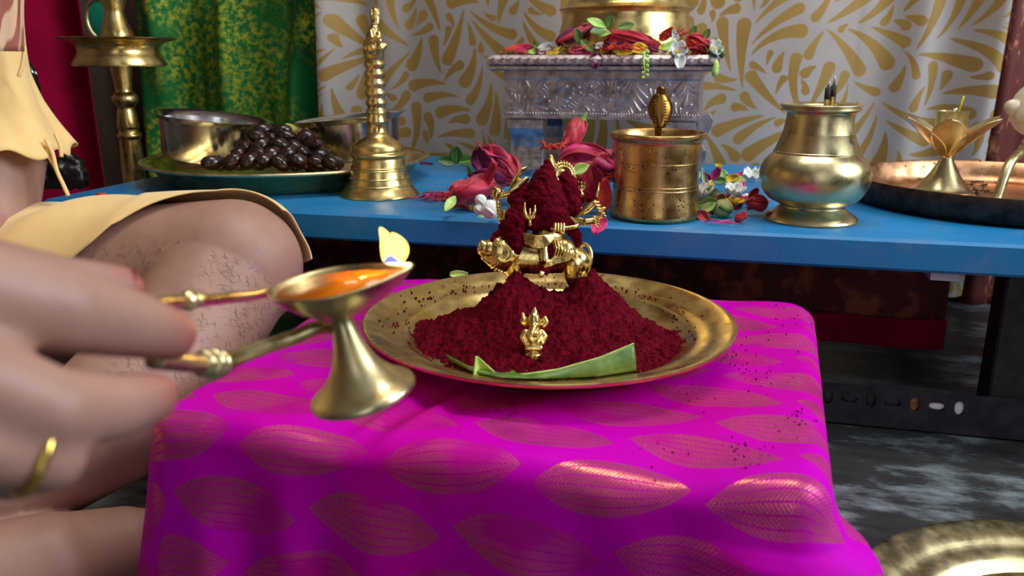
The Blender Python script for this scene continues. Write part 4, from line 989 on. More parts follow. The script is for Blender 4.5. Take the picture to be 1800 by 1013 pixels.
# copper tray with lotus lamp and conch on its stand
TC = Vector((.605, 1.0, BZ)); tray = thing('copper_tray', 'large round copper tray with a dark rim on the bench', 'tray', TC)
tp = [(0, .003), (.165, .003), (.172, .006), (.176, .014), (.180, .030), (.1825, .0315)]
obj('tray_floor', lathe(tp, 128), M['copper'], tray, sharp=60)
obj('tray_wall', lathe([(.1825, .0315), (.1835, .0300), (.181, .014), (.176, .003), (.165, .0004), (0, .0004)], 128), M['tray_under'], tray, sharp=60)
rs = random.Random(12); ch = []
for i in range(60):
    p = PZ(1690 + rs.gauss(0, 26), 333 + rs.gauss(0, 7), BZ + .0045); ch.append(xf(boxm(-.004 * rs.random() - .001, .003, -.0008, .0008, -.0006, .0008), p, rot(0, 0, rs.uniform(0, 180))))
for i in range(40):
    p = PZ(1720 + rs.gauss(0, 30), 318 + rs.gauss(0, 3), BZ + .0045); ch.append(xf(boxm(-.003, .003 + .003 * rs.random(), -.0008, .0008, -.0006, .0008), p, rot(0, 0, rs.uniform(0, 180))))
o = obj('burnt_bits', join(*ch), M['char'], smooth=False); tag(o, 'burnt black bits scattered on the copper tray', 'ash', kind='stuff')
B = at(1655, 343, BZ + .0035)
lot = thing('lotus_lamp', 'brass lotus-shaped lamp with open petals on the copper tray', 'lamp', B)
obj('foot', lathe(dense(prof(B, [(0, 344), (52, 344), (53, 341), (50, 337), (51, 334), (45, 331), (38, 324), (26, 308), (17, 292), (11, 280), (10, 276), (10, 272), (0, 271)]), 3), 64), M['brass_pale'], lot, sharp=50)
LD = depth((0, B.y, B.z + .06)); ls = LD / FOC
cup0 = prof(B, [(10, 274), (20, 262), (27, 245), (26, 220), (27, 198), (28, 196), (26, 195), (25, 200), (0, 204)])
obj('cup', lathe([(0, cup0[0][1])] + cup0, 48), M['brass_pale'], lot, sharp=50)
zc = cup0[0][1]
for i in range(6):
    an = R(-118 + 60 * i)
    def pet(s, t):
        w = .0200 * math.sin(math.pi * min(1, (.06 + .94 * t) ** 1.25)) ** .62 + .0012 * (1 - t)
        rad = .007 + .032 * t + .026 * t * t; zz_ = zc - .001 + .050 * t ** .9
        a = (s - .5) * 2; bow = .007 * (1 - a * a) * math.sin(math.pi * min(1, t + .1))
        x, y = rad + bow * .6 - .004, w * a
        return (x * math.cos(an) - y * math.sin(an), x * math.sin(an) + y * math.cos(an), zz_ - bow * .4)
    obj('petal', grid(pet, 15, 20), M['brass_pale'], lot, solid=.0014)
ztop = cup0[4][1]
obj('wick', tube([(.001, 0, ztop - .003), (.002, 0, ztop + .004), (.004, 0, ztop + .004)], .0018, 8), M['petal_white'], lot)
obj('wick_stick', tube([(.006, 0, ztop - .002), (.010, 0, ztop + .018), (.011, 0, ztop + .020)], [.0015, .0013, .0005], 8), M['wax'], lot)
cst = P(1822, 245, 1.0); cz = Vector((cst.x, cst.y, BZ + .004))
stn = thing('conch_stand', 'brass stand with curved legs on the copper tray at the right edge', 'stand', cz)
fp = P(1747, 351, .955) ; rl = Vector((fp.x - cz.x, fp.y - cz.y)); L0 = rl.length; a0 = math.atan2(rl.y, rl.x)
for i in range(3):
    an = a0 + R((0, 115, 185)[i])
    ptsr = [(.012, .062), (.020, .066), (.028, .064), (L0 * .68, .050), (L0 * .82, .030), (L0 * .90, .012), (L0 * .95, .004)]
    pts = [(r * math.cos(an), r * math.sin(an), z) for r, z in ptsr]
    lg = obj('leg', tube(smooth_pts(pts, 4), [.0055] * 25, 12), M['brass_pale'], stn)
    obj('foot_pad', xf(boxm(-.012, .012, -.007, .007, 0, .006), (L0 * math.cos(an), L0 * math.sin(an), 0), rot(0, 0, math.degrees(an))), M['brass_pale'], lg, smooth=False, bevel=.002)
obj('ring', tube([(.014 * math.cos(i * math.pi / 12), .014 * math.sin(i * math.pi / 12), .062) for i in range(25)], .004, 10), M['brass_pale'], stn)
cc_ = P(1822, 192, 1.0)
conch = thing('conch_shell', 'white conch shell resting on the brass stand at the right edge', 'shell', (cz.x, cz.y, cc_.z - .034))
shp = dense([(0, -.040), (.012, -.036), (.026, -.022), (.034, -.004), (.033, .010), (.024, .022), (.022, .024), (.015, .032), (.013, .034), (.007, .041), (.005, .042), (0, .048)], 3)
obj('shell_body', xf(lathe(shp, 40), (0, 0, .034), rot(0, 70, 30)), M['shell'], conch)
obj('lip', xf(ellipsoid((-.034, -.004, .036), (.014, .008, .010), rot(0, 20, 0)), (0, 0, 0)), M['shell'], conch)

# ---------------------------------------------------------------- tray with steel bowls and dates
TC2 = Vector((-.329, 1.227, BZ)); dt = thing('brass_tray', 'shallow brass tray holding two steel bowls and dark dates', 'tray', TC2)
obj('tray_body', lathe([(0, .004), (.165, .004), (.176, .012), (.190, .026), (.203, .031), (.205, .031), (.205, .029), (.190, .023), (.176, .008), (.165, .0), (0, .0)], 128), M['brass'], dt, sharp=60)
obj('rim', lathe([(.2035 + .0026 * math.cos(a * math.pi / 4), .0305 + .0026 * math.sin(a * math.pi / 4)) for a in range(9)], 128), M['brass_pale'], dt)
def bowl(px_, py_, D, label, tiltx, hwr, hgt):
    B = P(px_, py_, D); t = thing('steel_bowl', label, 'bowl', B); t.rotation_euler = (0, R(tiltx), 0)
    r = hwr / FOC * D; h = hgt / FOC * D
    p = [(0, 0), (r * .72, 0), (r * .78, .002), (r * .80, .006), (r * .82, h * .5), (r * .85, h * .88), (r * .93, h * .97), (r, h), (r * 1.005, h * 1.01), (r * .99, h * 1.015), (r * .92, h * .985), (r * .83, h * .88), (r * .78, .01), (r * .72, .004), (0, .004)]
    obj('bowl_body', lathe(p, 80), M['steel'], t, sharp=35); return t
bowl(372, 280, 1.215, 'flared steel bowl tipped to the right, left of the dates', 7.0, 102, 74)
bowl(622, 278, 1.235, 'flared steel bowl half hidden behind the brass bell', -5.5, 103, 72)
rs = random.Random(21); dm = None; dn = 0
rows = [(285, 376, 592, 1.075, 30), (271, 418, 586, 1.098, 29), (257, 432, 574, 1.118, 30), (243, 446, 566, 1.14, 31), (286, 390, 590, 1.11, 33), (231, 462, 500, 1.16, 30), (262, 440, 570, 1.165, 33)]
def date_mesh(seed):
    v, f = ellipsoid((0, 0, 0), (.0098, .0098, .0145), None, 16, 12); rr = random.Random(seed); ph = rr.uniform(0, 6)
    v = [(x * (1 + .06 * math.sin(5 * math.atan2(y, x) + ph + z * 180)), y * (1 + .06 * math.sin(5 * math.atan2(y, x) + ph + z * 180)), z) for x, y, z in v]
    me = bpy.data.meshes.new('date'); me.from_pydata(v, [], f); me.polygons.foreach_set('use_smooth', [True] * len(f)); me.materials.append(M['date']); return me
dms = [date_mesh(i) for i in range(5)]
for y, xa, xb, D, st in rows:
    x = xa
    while x <= xb:
        p = P(x + rs.uniform(-5, 5), y + rs.uniform(-3, 3), D + rs.uniform(-.006, .006))
        o = bpy.data.objects.new('date', dms[dn % 5]); COL.objects.link(o); dn += 1
        o.location = (p.x, p.y, max(p.z, BZ + .013)); o.rotation_euler = (R(rs.uniform(50, 130)), R(rs.uniform(-25, 25)), R(rs.uniform(30, 150)))
        tag(o, 'glossy dark brown date in the pile on the brass tray', 'date', 'dates piled on the brass tray'); x += st + rs.uniform(-2, 2)
bn = tube([P(474, 242, 1.27), P(490, 236, 1.272), P(510, 233, 1.272), P(530, 237, 1.27), P(540, 242, 1.27)], [.004, .013, .015, .012, .004], 14)
o = obj('banana_piece', bn, M['banana']); tag(o, 'pale yellow-green banana between the two steel bowls', 'fruit')

# ---------------------------------------------------------------- silver footed stool with its brass pedestal
SL = U(-.172, 1.311, BZ); silv = thing('silver_stool', 'embossed silver stool with a carved apron on the blue bench', 'stool', SL, YAW)
wyf = U(-.172, 1.194).y
zt, zb, za = zat(wyf, 97) - BZ, zat(wyf, 125) - BZ, zat(wyf, 211) - BZ
sw = .163
obj('slab', rectloft([(sw - .006, .112, zb), (sw - .001, .117, zb + .002), (sw - .001, .117, zb + .006), (sw - .004, .114, zb + .0075), (sw, .118, zb + .010), (sw, .118, zt - .005), (sw - .005, .113, zt), (sw - .012, .106, zt + .001)]), M['silver'], silv, smooth=False)
ros = []
def ring3(c, r, ax_): # little rosette: ring and boss facing -y or +x
    V, F = lathe([(0, .0009), (r * .35, .0007), (r * .5, .0), (r * .75, .0006), (r, -.0002)], 10)
    Mx = rot(90, 0, 0) if ax_ == 'y' else rot(0, 90, 0); return xf((V, F), c, Mx)
k = 0
while k < 24: ros.append(ring3((-sw + .010 + k * .0133, -.118, (zb + .010 + zt - .005) / 2), .0050, 'y')); k += 1
for k in range(15): ros.append(ring3((sw, -.094 + k * .0133, (zb + .010 + zt - .005) / 2), .0058, 'x'))
o = obj('rosette_border', join(*ros), M['silver'], silv); o['kind'] = 'stuff'
hxa, hya = .140, .102
def relief(W, Hh, seed, scale=.30):
    s = .0008; xs = np.arange(0, W, s); zs_ = np.arange(0, Hh, s); return xs, zs_, drops_sdf(xs, zs_, fill_drops(W, Hh, scale, seed, 26), .01)
ah = zb - za
obj('apron', rectloft([(hxa + .003, hya + .003, za), (hxa + .003, hya + .003, za + .004), (hxa, hya, za + .006), (hxa, hya, zb - .013), (hxa + .001, hya + .001, zb - .011), (hxa + .001, hya + .001, zb)]), M['silver'], silv, smooth=False)
xs, zs_, sdv = relief(2 * hxa - .012, ah - .024, 5)
gx_, gz2 = np.meshgrid(xs, zs_); hgt = np.clip(-sdv / .0020, 0, 1) ** .6 * .0016 - .0003
vv_ = np.stack([gx_ - hxa + .006, -hya - hgt, gz2 + za + .010], -1).reshape(-1, 3); n_, m_ = gx_.shape; ii = np.arange(n_ * m_).reshape(n_, m_)
o = obj('carved_front', (vv_.tolist(), [tuple(t_) for t_ in np.stack([ii[:-1, :-1], ii[:-1, 1:], ii[1:, 1:], ii[1:, :-1]], -1).reshape(-1, 4).tolist()]), M['silver'], silv); o['label'] = 'raised scrolling leaf carving'
bd = []
for k in range(70): bd.append(ellipsoid((-hxa + .002 + k * .00403, -hya - .0025, za + .0075), (.0017, .0014, .0014), None, 8, 5))
o = obj('bead_row', join(*bd), M['silver'], silv); o['kind'] = 'stuff'
for sx in (-1, 1):
    for sy in (-1, 1):
        # cabriole side profile in (y,z), block front
        pr_ = [(-.022, za), (-.024, za - .010), (-.020, za - .020), (-.012, za - .030), (-.010, za * .5), (-.014, za * .30), (-.018, za * .12), (-.016, 0), (.010, 0), (.010, za * .2), (.006, za * .5), (.008, za * .72), (.014, za - .012), (.016, za)]
        poly = [(a * (1 if sy < 0 else -1), b_) for a, b_ in pr_]
        if sy > 0: poly = poly[::-1]
        v, f = extrude(poly, -.026, .026); v = [(y_ + sx * (hxa - .030), x_ + sy * (hya - .026), z_) for x_, y_, z_ in v]
        lg = obj('leg', (v, f), M['silver'], silv, smooth=False, bevel=.0012)
        if sy < 0:
            obj('leg_band', boxm(sx * (hxa - .030) - .027, sx * (hxa - .030) + .027, -hya - .0005, -hya + .01, za - .016, za - .002), M['silver'], lg, smooth=False, bevel=.001)
    # scrolled outer bracket on the back leg
    ps_ = [(.000, za), (.026, za + .002), (.031, za - .008), (.030, za - .020), (.022, za - .034), (.016, za - .044), (.022, za - .056), (.026, za * .34), (.022, za * .14), (.018, 0), (.0, 0)]
    v, f = extrude([(a * sx, b_) for a, b_ in (ps_ if sx > 0 else ps_[::-1])], hya - .050, hya - .022); obj('scroll_bracket', ([(x_ + sx * (hxa - .012), y_, z_) for x_, y_, z_ in v], f), M['silver'], silv, smooth=False, bevel=.001)
    pb = [(-.020, 0), (-.010, .012), (-.002, .030), (-.006, .044), (.004, .058), (.022, .070), (.034, .078), (.040, za), (.075, za), (.075, 0), (.060, 0), (.062, .02), (.05, .034), (.05, .05), (.03, .05), (.02, .03), (.008, .01), (0, 0)]
# pedestal
PBx = PZ(1080, 82, BZ + zt + .001) if False else None
pc_ = U(-.152, 1.330, BZ + zt + .001); ped = thing('brass_pedestal', 'flared brass pedestal with a flange standing on the silver stool', 'pedestal', pc_)
pw_ = prof(pc_, [(114, 97), (117, 92), (118, 80), (116, 60), (112, 40), (109, 26), (112, 21), (117, 18), (117, 16), (108, 13), (103, 6), (98, -8), (84, -40), (60, -70), (56, -84), (70, -100), (96, -130), (104, -165), (92, -200), (60, -225), (40, -232), (0, -234)])
obj('pedestal_body', lathe([(0, 0)] + dense(pw_, 3), 80), M['brass'], ped, sharp=45)

# ---------------------------------------------------------------- tall oil lamp, dark idol, teal ornament on the left
LBp = P(237, 318, 1.37); LBp.z = 0
oil = thing('standing_oil_lamp', 'tall brass oil lamp with a wide dish standing left of the bench', 'lamp', LBp)
lz = lambda rows: prof(LBp, rows)
obj('base', lathe(dense([(0, 0), (.052, 0), (.054, .006), (.046, .018), (.032, .034), (.022, .060), (.018, .09), (0, .09)], 3), 56), M['brass_dark'], oil)
obj('stem', lathe(dense([(.017, .085)] + lz([(19, 318), (18, 260), (17.5, 244), (20, 241), (20, 236), (17, 233), (17, 226), (18, 222), (16, 200), (14, 190), (19, 182), (22, 174), (19, 166), (14, 161), (14.5, 150), (17, 130), (18, 116)]), 3), 40), M['brass'], oil, sharp=50)
dz = lz([(18, 116), (70, 117), (77, 116), (78, 113), (70, 98), (67, 90), (69, 80), (78, 74), (97, 70), (99, 67), (97, 66), (70, 72), (26, 72)])
obj('dish', lathe(dz, 80), M['brass'], oil, sharp=50)
obj('finial', lathe(dense(lz([(26, 72), (27, 64), (25, 54), (19, 36), (16, 20), (20, 4), (22, -10), (14, -24), (22, -40), (10, -60), (0, -80)]), 3), 40), M['brass'], oil, sharp=50)
pn = P(178, 34, 1.52); orn = thing('oval_ornament', 'teal oval ornament with a gold rim behind the oil lamp', 'ornament', pn)
oM = aim(Vector((-.1, -1, 0)))
obj('panel', xf(ellipsoid((0, 0, 0), (.026, .034, .004), None, 32, 10), (0, 0, 0), oM), M['teal'], orn)
obj('rim', xf(tube([(.028 * math.cos(i * math.pi / 20), .036 * math.sin(i * math.pi / 20), 0) for i in range(41)], .0045, 10), (0, 0, 0), oM), M['brass_pale'], orn)
obj('hook', xf(tube([(0, .036, 0), (0, .10, -.01)], .0012, 6), (0, 0, 0), oM), M['brass_dark'], orn)
SD = 1.26; sb = P(95, 322, SD)
st_ = thing('stone_idol', 'small dark stone idol on the grey ledge behind the arm', 'idol', (sb.x, sb.y, .18))
def sc_(js): return chain([(P(a[0], a[1], SD + (a[3] if len(a) > 3 else 0)), a[2] * SD / FOC) for a in js], 12)
b = blob(join(sc_([(60, 300, 36), (66, 250, 26), (64, 205, 24), (58, 180, 18)]), sc_([(54, 158, 16), (52, 140, 15)]), sc_([(50, 126, 13), (48, 116, 9)]), sc_([(85, 200, 10), (96, 232, 9), (90, 262, 8, -.02)]), sc_([(110, 302, 24), (136, 306, 18)]), sc_([(120, 280, 16), (135, 290, 14)]), sc_([(40, 318, 16), (140, 318, 16)])), .0022, 2)
a = mesh_np(b); nr_ = np.empty(len(b.vertices) * 3, np.float32); b.vertices.foreach_get('normal', nr_)
a[:, 2] = np.maximum(a[:, 2], .1805); set_np(b, a + nr_.reshape(-1, 3) * ((fbm(a[:, 0] * 120, a[:, 2] * 120, 3, 4) - .5) * .005)[:, None] * (a[:, 2] > .184)[:, None])
obj('figure', shift_mesh(b, st_), M['black_stone'], st_)
obj('crown_studs', join(*[sc_([(44 + 6 * i, 122 + 2 * i, 3, -.013), (45 + 6 * i, 124 + 2 * i, 3, -.013)]) for i in range(4)]), M['steel'], st_, world=True)

# ---------------------------------------------------------------- plate on the floor
FP = Vector((.403, .457, .0)); fpl = thing('floor_plate', 'brass plate on the floor at the right of the magenta cloth', 'plate', FP)
obj('dish', lathe(dense([(0, .004), (.110, .004), (.117, .005), (.126, .011), (.132, .013), (.140, .014), (.148, .018), (.156, .020), (.163, .021), (.169, .021), (.170, .019)], 3) + [(.160, .016), (.14, .010), (.125, .004), (.115, .0), (0, .0)], 128), M['brass_pale'], fpl, sharp=60)
for i in range(64):
    a = i * 2 * math.pi / 64; obj('stamped_ray', xf(ellipsoid((0, 0, 0), (.0085, .0013, .0010), None, 8, 5), (.092 * math.cos(a), .092 * math.sin(a), .0042), rot(0, 0, math.degrees(a) + 18)), M['brass_pale'], fpl)

# ---------------------------------------------------------------- flowers, leaves and petals
rsf = random.Random(99)
def petal_fn(L, wd, curl, crumple, seed):
    rr = random.Random(seed); a1, a2, a3 = rr.uniform(0, 6), rr.uniform(0, 6), rr.uniform(0, 6)
    def fn(s, t):
        a = (s - .5) * 2; w = wd * (math.sin(math.pi * min(1, .08 + .84 * t ** .8)) ** .8)
        z = L * t; x = w * a * .5
        y = curl * L * (t * t) * .6 - wd * .25 * (1 - a * a) + crumple * wd * (.10 * math.sin(a * 6 + a1 + t * 5) + .08 * math.sin(a * 11 + a2 - t * 4)) * (.3 + t)
        z += crumple * wd * .10 * math.sin(a * 8 + a3) * t
        return (x, y, z)
    return fn
def hibiscus(label, base, d, L, wd, spread, mats, n=5, calyx=True, stamen=True, roll=0, crumple=1.0, stl=1.0):
    base = Vector(base); t = thing('hibiscus_flower', label, 'flower', base); A = aim(d)
    for i in range(n):
        a = 360 / n * i + roll; g_ = grid(petal_fn(L * rsf.uniform(.85, 1.05), wd * rsf.uniform(.85, 1.1), spread * .5, crumple, rsf.random()), 11, 14)
        g_ = xf(g_, (0, 0, 0), rot(spread * 38 * rsf.uniform(.7, 1.2), 0, 0)); g_ = xf(g_, (0, wd * .10, 0)); g_ = xf(g_, (0, 0, 0), rot(0, 0, a))
        obj('petal', xf(g_, (0, 0, 0), A), mats[i % len(mats)], t, solid=.0004)
    if calyx: obj('calyx', xf(lathe(dense([(0, -L * .34), (.0012, -L * .30), (.0024, -L * .18), (wd * .16, -L * .05), (wd * .22, L * .02), (wd * .18, L * .14), (wd * .14, L * .16)], 3), 14), (0, 0, 0), A), M['leaf_green'], t)
    if stamen:
        c = obj('stamen', xf(tube([(0, 0, 0), (0, .002, L * .6), (.002, .004, L * 1.05 * stl)], [.0013, .0011, .0009], 8), (0, 0, 0), A), M['petal_red'], t)
        an = []
        for i in range(26):
            k = rsf.uniform(.72, 1.05); aa = rsf.uniform(0, 6.28); rr_ = rsf.uniform(.003, .006)
            p0 = Vector((0, .003, L * k * stl)); p1 = p0 + Vector((rr_ * math.cos(aa), rr_ * math.sin(aa), .001)); an.append(tube([p0, p1], .0002, 4, False)); an.append(ellipsoid(p1, (.0007,) * 3, None, 6, 4))
        obj('anthers', xf(join(*an), (0, 0, 0), A), M['petal_orange'], c)
    return t
def petal(label, p, d, L, wd, mat, curl=.4, crumple=1.0, group=None, up=(0, -1, .5), name='flower_petal'):
    v, f = grid(petal_fn(L, wd, curl, crumple, rsf.random()), 9, 12); o = obj(name, xf((v, f), (0, 0, 0), aim(d, up)), mat, solid=.0005, loc=p); return tag(o, label, 'petal', group)
def leaf_obj(label, p, d, L, wd, mat, curl=.3, group=None, up=(0, -1, .5)):
    t = thing('green_leaf', label, 'leaf', p, 0, group); A = aim(d, up)
    def fn(s, t_):
        a = (s - .5) * 2; w = wd * .5 * math.sin(math.pi * (t_ * .96 + .02)) ** .85; return (w * a, curl * L * t_ * t_ * .5 + abs(a) * w * .35, L * t_)
    obj('blade', xf(grid(fn, 9, 14), (0, 0, 0), A), mat, t, solid=.0005); obj('midrib', xf(tube([fn(.5, k / 8) for k in range(9)], [.0006 - .0004 * k / 8 for k in range(9)], 6), (0, 0, 0), A), M['leaf_pale'], t); return t
def threads(label, p, n, spread, L, mat, seed, flat=.25, group=None):
    rr = random.Random(seed); ts = []
    for i in range(n):
        a = rr.uniform(0, 6.28); c = Vector((rr.gauss(0, spread[0]), rr.gauss(0, spread[1]), abs(rr.gauss(0, .0025)) + .0012)); dv = Vector((math.cos(a), math.sin(a), rr.uniform(-.1, flat))); l = L * rr.uniform(.6, 1.2); bnd = Vector((rr.uniform(-1, 1), rr.uniform(-1, 1), rr.uniform(0, .6))) * l * .2
        pts = [c - dv * l * .5, c + bnd * .6, c + dv * l * .25 + bnd, c + dv * l * .5]; pts = [Vector((q_.x, q_.y, max(q_.z, .0008))) for q_ in pts]; ts.append(tube(pts, [.0005, .0009, .0010, .0004], 6))
    o = obj('flower_filaments', join(*ts), mat, loc=p); tag(o, label, 'filaments', group, 'stuff'); return o
def small_flower(label, p, r, mat, d=(0, -.3, 1), group=None, n=5, core=None):
    t = thing('small_flower', label, 'flower', p, 0, group); A = aim(d)
    for i in range(n):
        g_ = xf(grid(petal_fn(r, r * .9, .5, .6, rsf.random()), 7, 8), (0, 0, 0), rot(62, 0, 0)); obj('petal', xf(xf(g_, (0, 0, .001), rot(0, 0, 360 / n * i)), (0, 0, 0), A), mat, t, solid=.0005)
    obj('centre', xf(ellipsoid((0, 0, .002), (r * .2, r * .2, r * .18), None, 10, 6), (0, 0, 0), A), core or M['petal_yellow'], t); return t
def marigold(label, p, r, mat, group=None):
    t = thing('marigold', label, 'flower', p, 0, group); ps = []
    for ring_, (rr_, tl) in enumerate(((.45, 20), (.75, 45), (1.0, 72))):
        for i in range(7 + 3 * ring_):
            g_ = xf(grid(petal_fn(r * rr_ * 1.05, r * .5, .4, 1.2, rsf.random()), 5, 6), (0, 0, 0), rot(tl, 0, 0)); ps.append(xf(g_, (0, 0, r * .25), rot(0, 0, 360 / (7 + 3 * ring_) * i + 13 * ring_)))
    obj('petals', join(*ps), mat, t, solid=.0004); obj('base', ellipsoid((0, 0, r * .2), (r * .45, r * .45, r * .3)), M['leaf_green'], t); return t

# --- beside the idol: left heap
hibiscus('wilted crimson hibiscus with raised stamen left of the goddess', P(905, 318, .985), P(838, 258, 1.0) - P(905, 318, .985), .056, .040, .42, [M['petal_crimson'], M['petal_red'], M['petal_crimson'], M['petal_purple'], M['petal_red']], calyx=False, stl=1.15, crumple=1.4)
petal('purple petal tucked in the crimson hibiscus left of the goddess', P(852, 300, .965), Vector((-.3, -.1, .9)), .028, .024, M['petal_purple'], .5, 1.4)
petal('dark crimson petal curling under the left hibiscus', P(890, 322, .96), Vector((-1, 0, .15)), .045, .026, M['petal_purple'], .3, 1.4)
hibiscus('flattened pinkish red hibiscus on the bench beside the bell', P(868, 322, .955), P(786, 346, .94) - P(868, 322, .955), .05, .030, .35, [M['petal_crimson'], M['petal_red']], n=4, calyx=False, stl=1.3)
petal('red petal pointing up from the flattened hibiscus', P(848, 330, .945), Vector((.5, 0, .9)), .032, .012, M['petal_red'])
threads('red filaments spread on the bench left of the goddess', at(800, 352), 46, (.018, .008), .028, M['petal_red'], 1)
threads('long pink filaments lying nearest the bell', at(762, 352), 10, (.012, .003), .045, M['petal_pink'], 2)
threads('short red filaments at the front edge beside the white buds', at(815, 368), 24, (.010, .004), .02, M['petal_red'], 3)
leaf_obj('small green leaf leaning on the flattened hibiscus', P(782, 372, .912), P(803, 342, .93) - P(782, 372, .912), .026, .011, M['leaf_pale'], .1)
leaf_obj('dark green leaf standing behind the left hibiscus', P(802, 288, 1.06), Vector((.05, -.1, 1)), .024, .018, M['leaf_dark'], .1)
leaf_obj('dark green leaf lying left of the standing leaf', P(804, 286, 1.06), Vector((-1, .1, .1)), .026, .016, M['leaf_dark'], .1)
leaf_obj('dark green leaf lying right of the standing leaf', P(806, 286, 1.055), Vector((1, -.1, .15)), .026, .016, M['leaf_dark'], .1)
for i, (x, y, r, lab) in enumerate(((845, 352, .0065, 'upper small white bud at the bench edge'), (842, 368, .0060, 'lower small white bud at the bench edge'), (862, 368, .0105, 'larger white blossom next to the white buds'))):
    t = thing('white_bud', lab, 'flower', P(x, y, .892), 0, 'white buds at the bench edge'); obj('bud', ellipsoid((0, 0, 0), (r, r * .9, r), None, 14, 10), M['petal_white'], t); obj('fold', tube([(-r * .5, -r * .7, r * .3), (0, -r * .95, 0), (r * .4, -r * .75, -r * .4)], r * .18, 8), M['petal_white'], t)
leaf_obj('bright green leaf strip at the bench edge under the white buds', at(838, 381), Vector((1, -.1, .12)), .032, .008, M['leaf_pale'], .05)
leaf_obj('small green leaf beside the upper left brass arm', P(906, 335, .704), Vector((.5, 0, .9)), .012, .006, M['leaf_green'], .1)
petal('thin olive sepal rising behind the flattened hibiscus', P(832, 320, .965), Vector((-.35, 0, .9)), .020, .006, M['leaf_green'])
# --- behind the idol
hibiscus('crimson hibiscus upside down with its green calyx against the silver stool', P(1024, 212, 1.03), P(992, 268, 1.02) - P(1024, 212, 1.03), .042, .030, .25, [M['petal_crimson'], M['petal_red']], n=4, stamen=False, crumple=.8)
hibiscus('wide crimson hibiscus lying behind the goddess head', P(985, 282, .985), Vector((1, -.08, -.06)), .068, .045, .38, [M['petal_crimson'], M['petal_pink'], M['petal_crimson']], n=5, calyx=False, stl=.4, crumple=1.4)
petal('long crimson petal drooping to the water pot', P(1010, 268, .97), P(1080, 305, .96) - P(1010, 268, .97), .055, .026, M['petal_crimson'], -.2, 1.2)
petal('dark red petal under the wide hibiscus', P(1000, 300, .975), Vector((1, 0, -.1)), .05, .035, M['petal_purple'], .2, 1.2)
threads('orange red stamens above the goddess head', P(972, 264, 1.0), 26, (.009, .004), .016, M['petal_orange'], 5, .9)
threads('orange filaments between the goddess and the water pot', P(1048, 318, .93), 30, (.011, .004), .016, M['petal_orange'], 6, .8)
petal('orange red petal against the water pot foot', P(1062, 372, .905), Vector((.0, 0, 1)), .036, .016, M['petal_orange'], .1)
petal('dark red petal low between the idol and the water pot', P(1050, 362, .91), Vector((-.2, 0, 1)), .045, .030, M['petal_red'], .1)
leaf_obj('bright green leaf right of the crown disc', P(1003, 305, .706), Vector((1, 0, .45)), .017, .010, M['leaf_pale'], .1)
petal('pink petal hanging at the lower right arms of the goddess', P(1060, 380, .725), P(1044, 410, .72) - P(1060, 380, .725), .018, .014, M['petal_pink'], .1)
# --- right of the water pot
threads('tangle of dark red filaments between the pot and the kalash', at(1282, 356), 90, (.020, .008), .020, M['petal_red'], 8, .5)
threads('brownish filaments beside the water pot', at(1252, 352), 40, (.010, .007), .018, M['dry'], 9, .5)
marigold('small yellow marigold in front of the red filaments', at(1290, 366), .013, M['petal_yellow'])
small_flower('greenish white flower behind the red filaments', P(1290, 342, 1.0), .016, M['petal_white'])
small_flower('white blossom touching the water pot', P(1230, 345, .95), .018, M['petal_white'])
leaf_obj('green leaf next to the water pot', P(1232, 345, .95), Vector((.6, -.3, .25)), .022, .013, M['leaf_green'])
leaf_obj('olive green leaf low beside the water pot', P(1228, 362, .92), Vector((.9, -.3, .25)), .022, .015, M['leaf_green'])
leaf_obj('pale green leaf low beside the water pot', P(1232, 372, .91), Vector((.8, -.2, .5)), .018, .010, M['leaf_pale'])
petal('red petal at the foot of the water pot', P(1228, 372, .905), Vector((.5, -.2, -.5)), .018, .012, M['petal_red'])
petal('cream petal on the bench before the olive bud', at(1252, 374, BZ + .003), Vector((1, 0, 0)), .020, .006, M['petal_white'], .0)
t = thing('olive_bud', 'olive green bud left of the yellow marigold', 'flower', at(1270, 366, BZ + .0105)); obj('bud', ellipsoid((0, 0, 0), (.012, .010, .010)), M['leaf_under'], t); obj('fold', tube([(-.006, -.009, .004), (0, -.0105, 0), (.007, -.008, -.003)], .002, 8), M['leaf_green'], t)
petal('red star-like petal pointing up beside the kalash', P(1318, 352, .95), Vector((.5, 0, .9)), .016, .010, M['petal_orange'])
hibiscus('small shrivelled red blossom beside the kalash foot', P(1348, 358, .925), Vector((-1, -.1, .05)), .024, .018, .4, [M['petal_red'], M['petal_crimson']], calyx=False, stamen=False)
hibiscus('lone small red blossom on the bench before the marigold', P(1292, 388, .885), Vector((.8, -.1, .55)), .014, .011, .4, [M['petal_red']], calyx=False, stamen=False)
threads('single long pink filament on the bench before the pot', at(1272, 396), 2, (.008, .001), .034, M['petal_pink'], 14, .1)
petal('magenta petal in the far row of flowers', P(1252, 316, 1.10), Vector((.5, 0, .8)), .018, .012, M['petal_pink'])
petal('dark magenta petal leaning left in the far row', P(1248, 318, 1.10), Vector((-.6, 0, .5)), .016, .012, M['petal_purple'])
petal('pink petal lying at the right of the far row', P(1292, 309, 1.15), Vector((1, 0, .05)), .022, .010, M['petal_pink'])
petal('yellow petal in the middle of the far row', P(1275, 315, 1.12), Vector((1, 0, .15)), .018, .010, M['petal_yellow'])
leaf_obj('light green leaf standing in the far row', P(1272, 314, 1.12), Vector((-.4, 0, 1)), .014, .012, M['leaf_pale'])
leaf_obj('light green leaf lying in the far row', P(1292, 318, 1.12), Vector((1, 0, .1)), .016, .010, M['leaf_pale'])
leaf_obj('dark green leaf at the right end of the far row', P(1312, 308, 1.15), Vector((1, 0, .05)), .014, .010, M['leaf_green'])
leaf_obj('olive leaf at the left of the far row', P(1255, 320, 1.09), Vector((1, -.1, .1)), .016, .012, M['leaf_dark'])
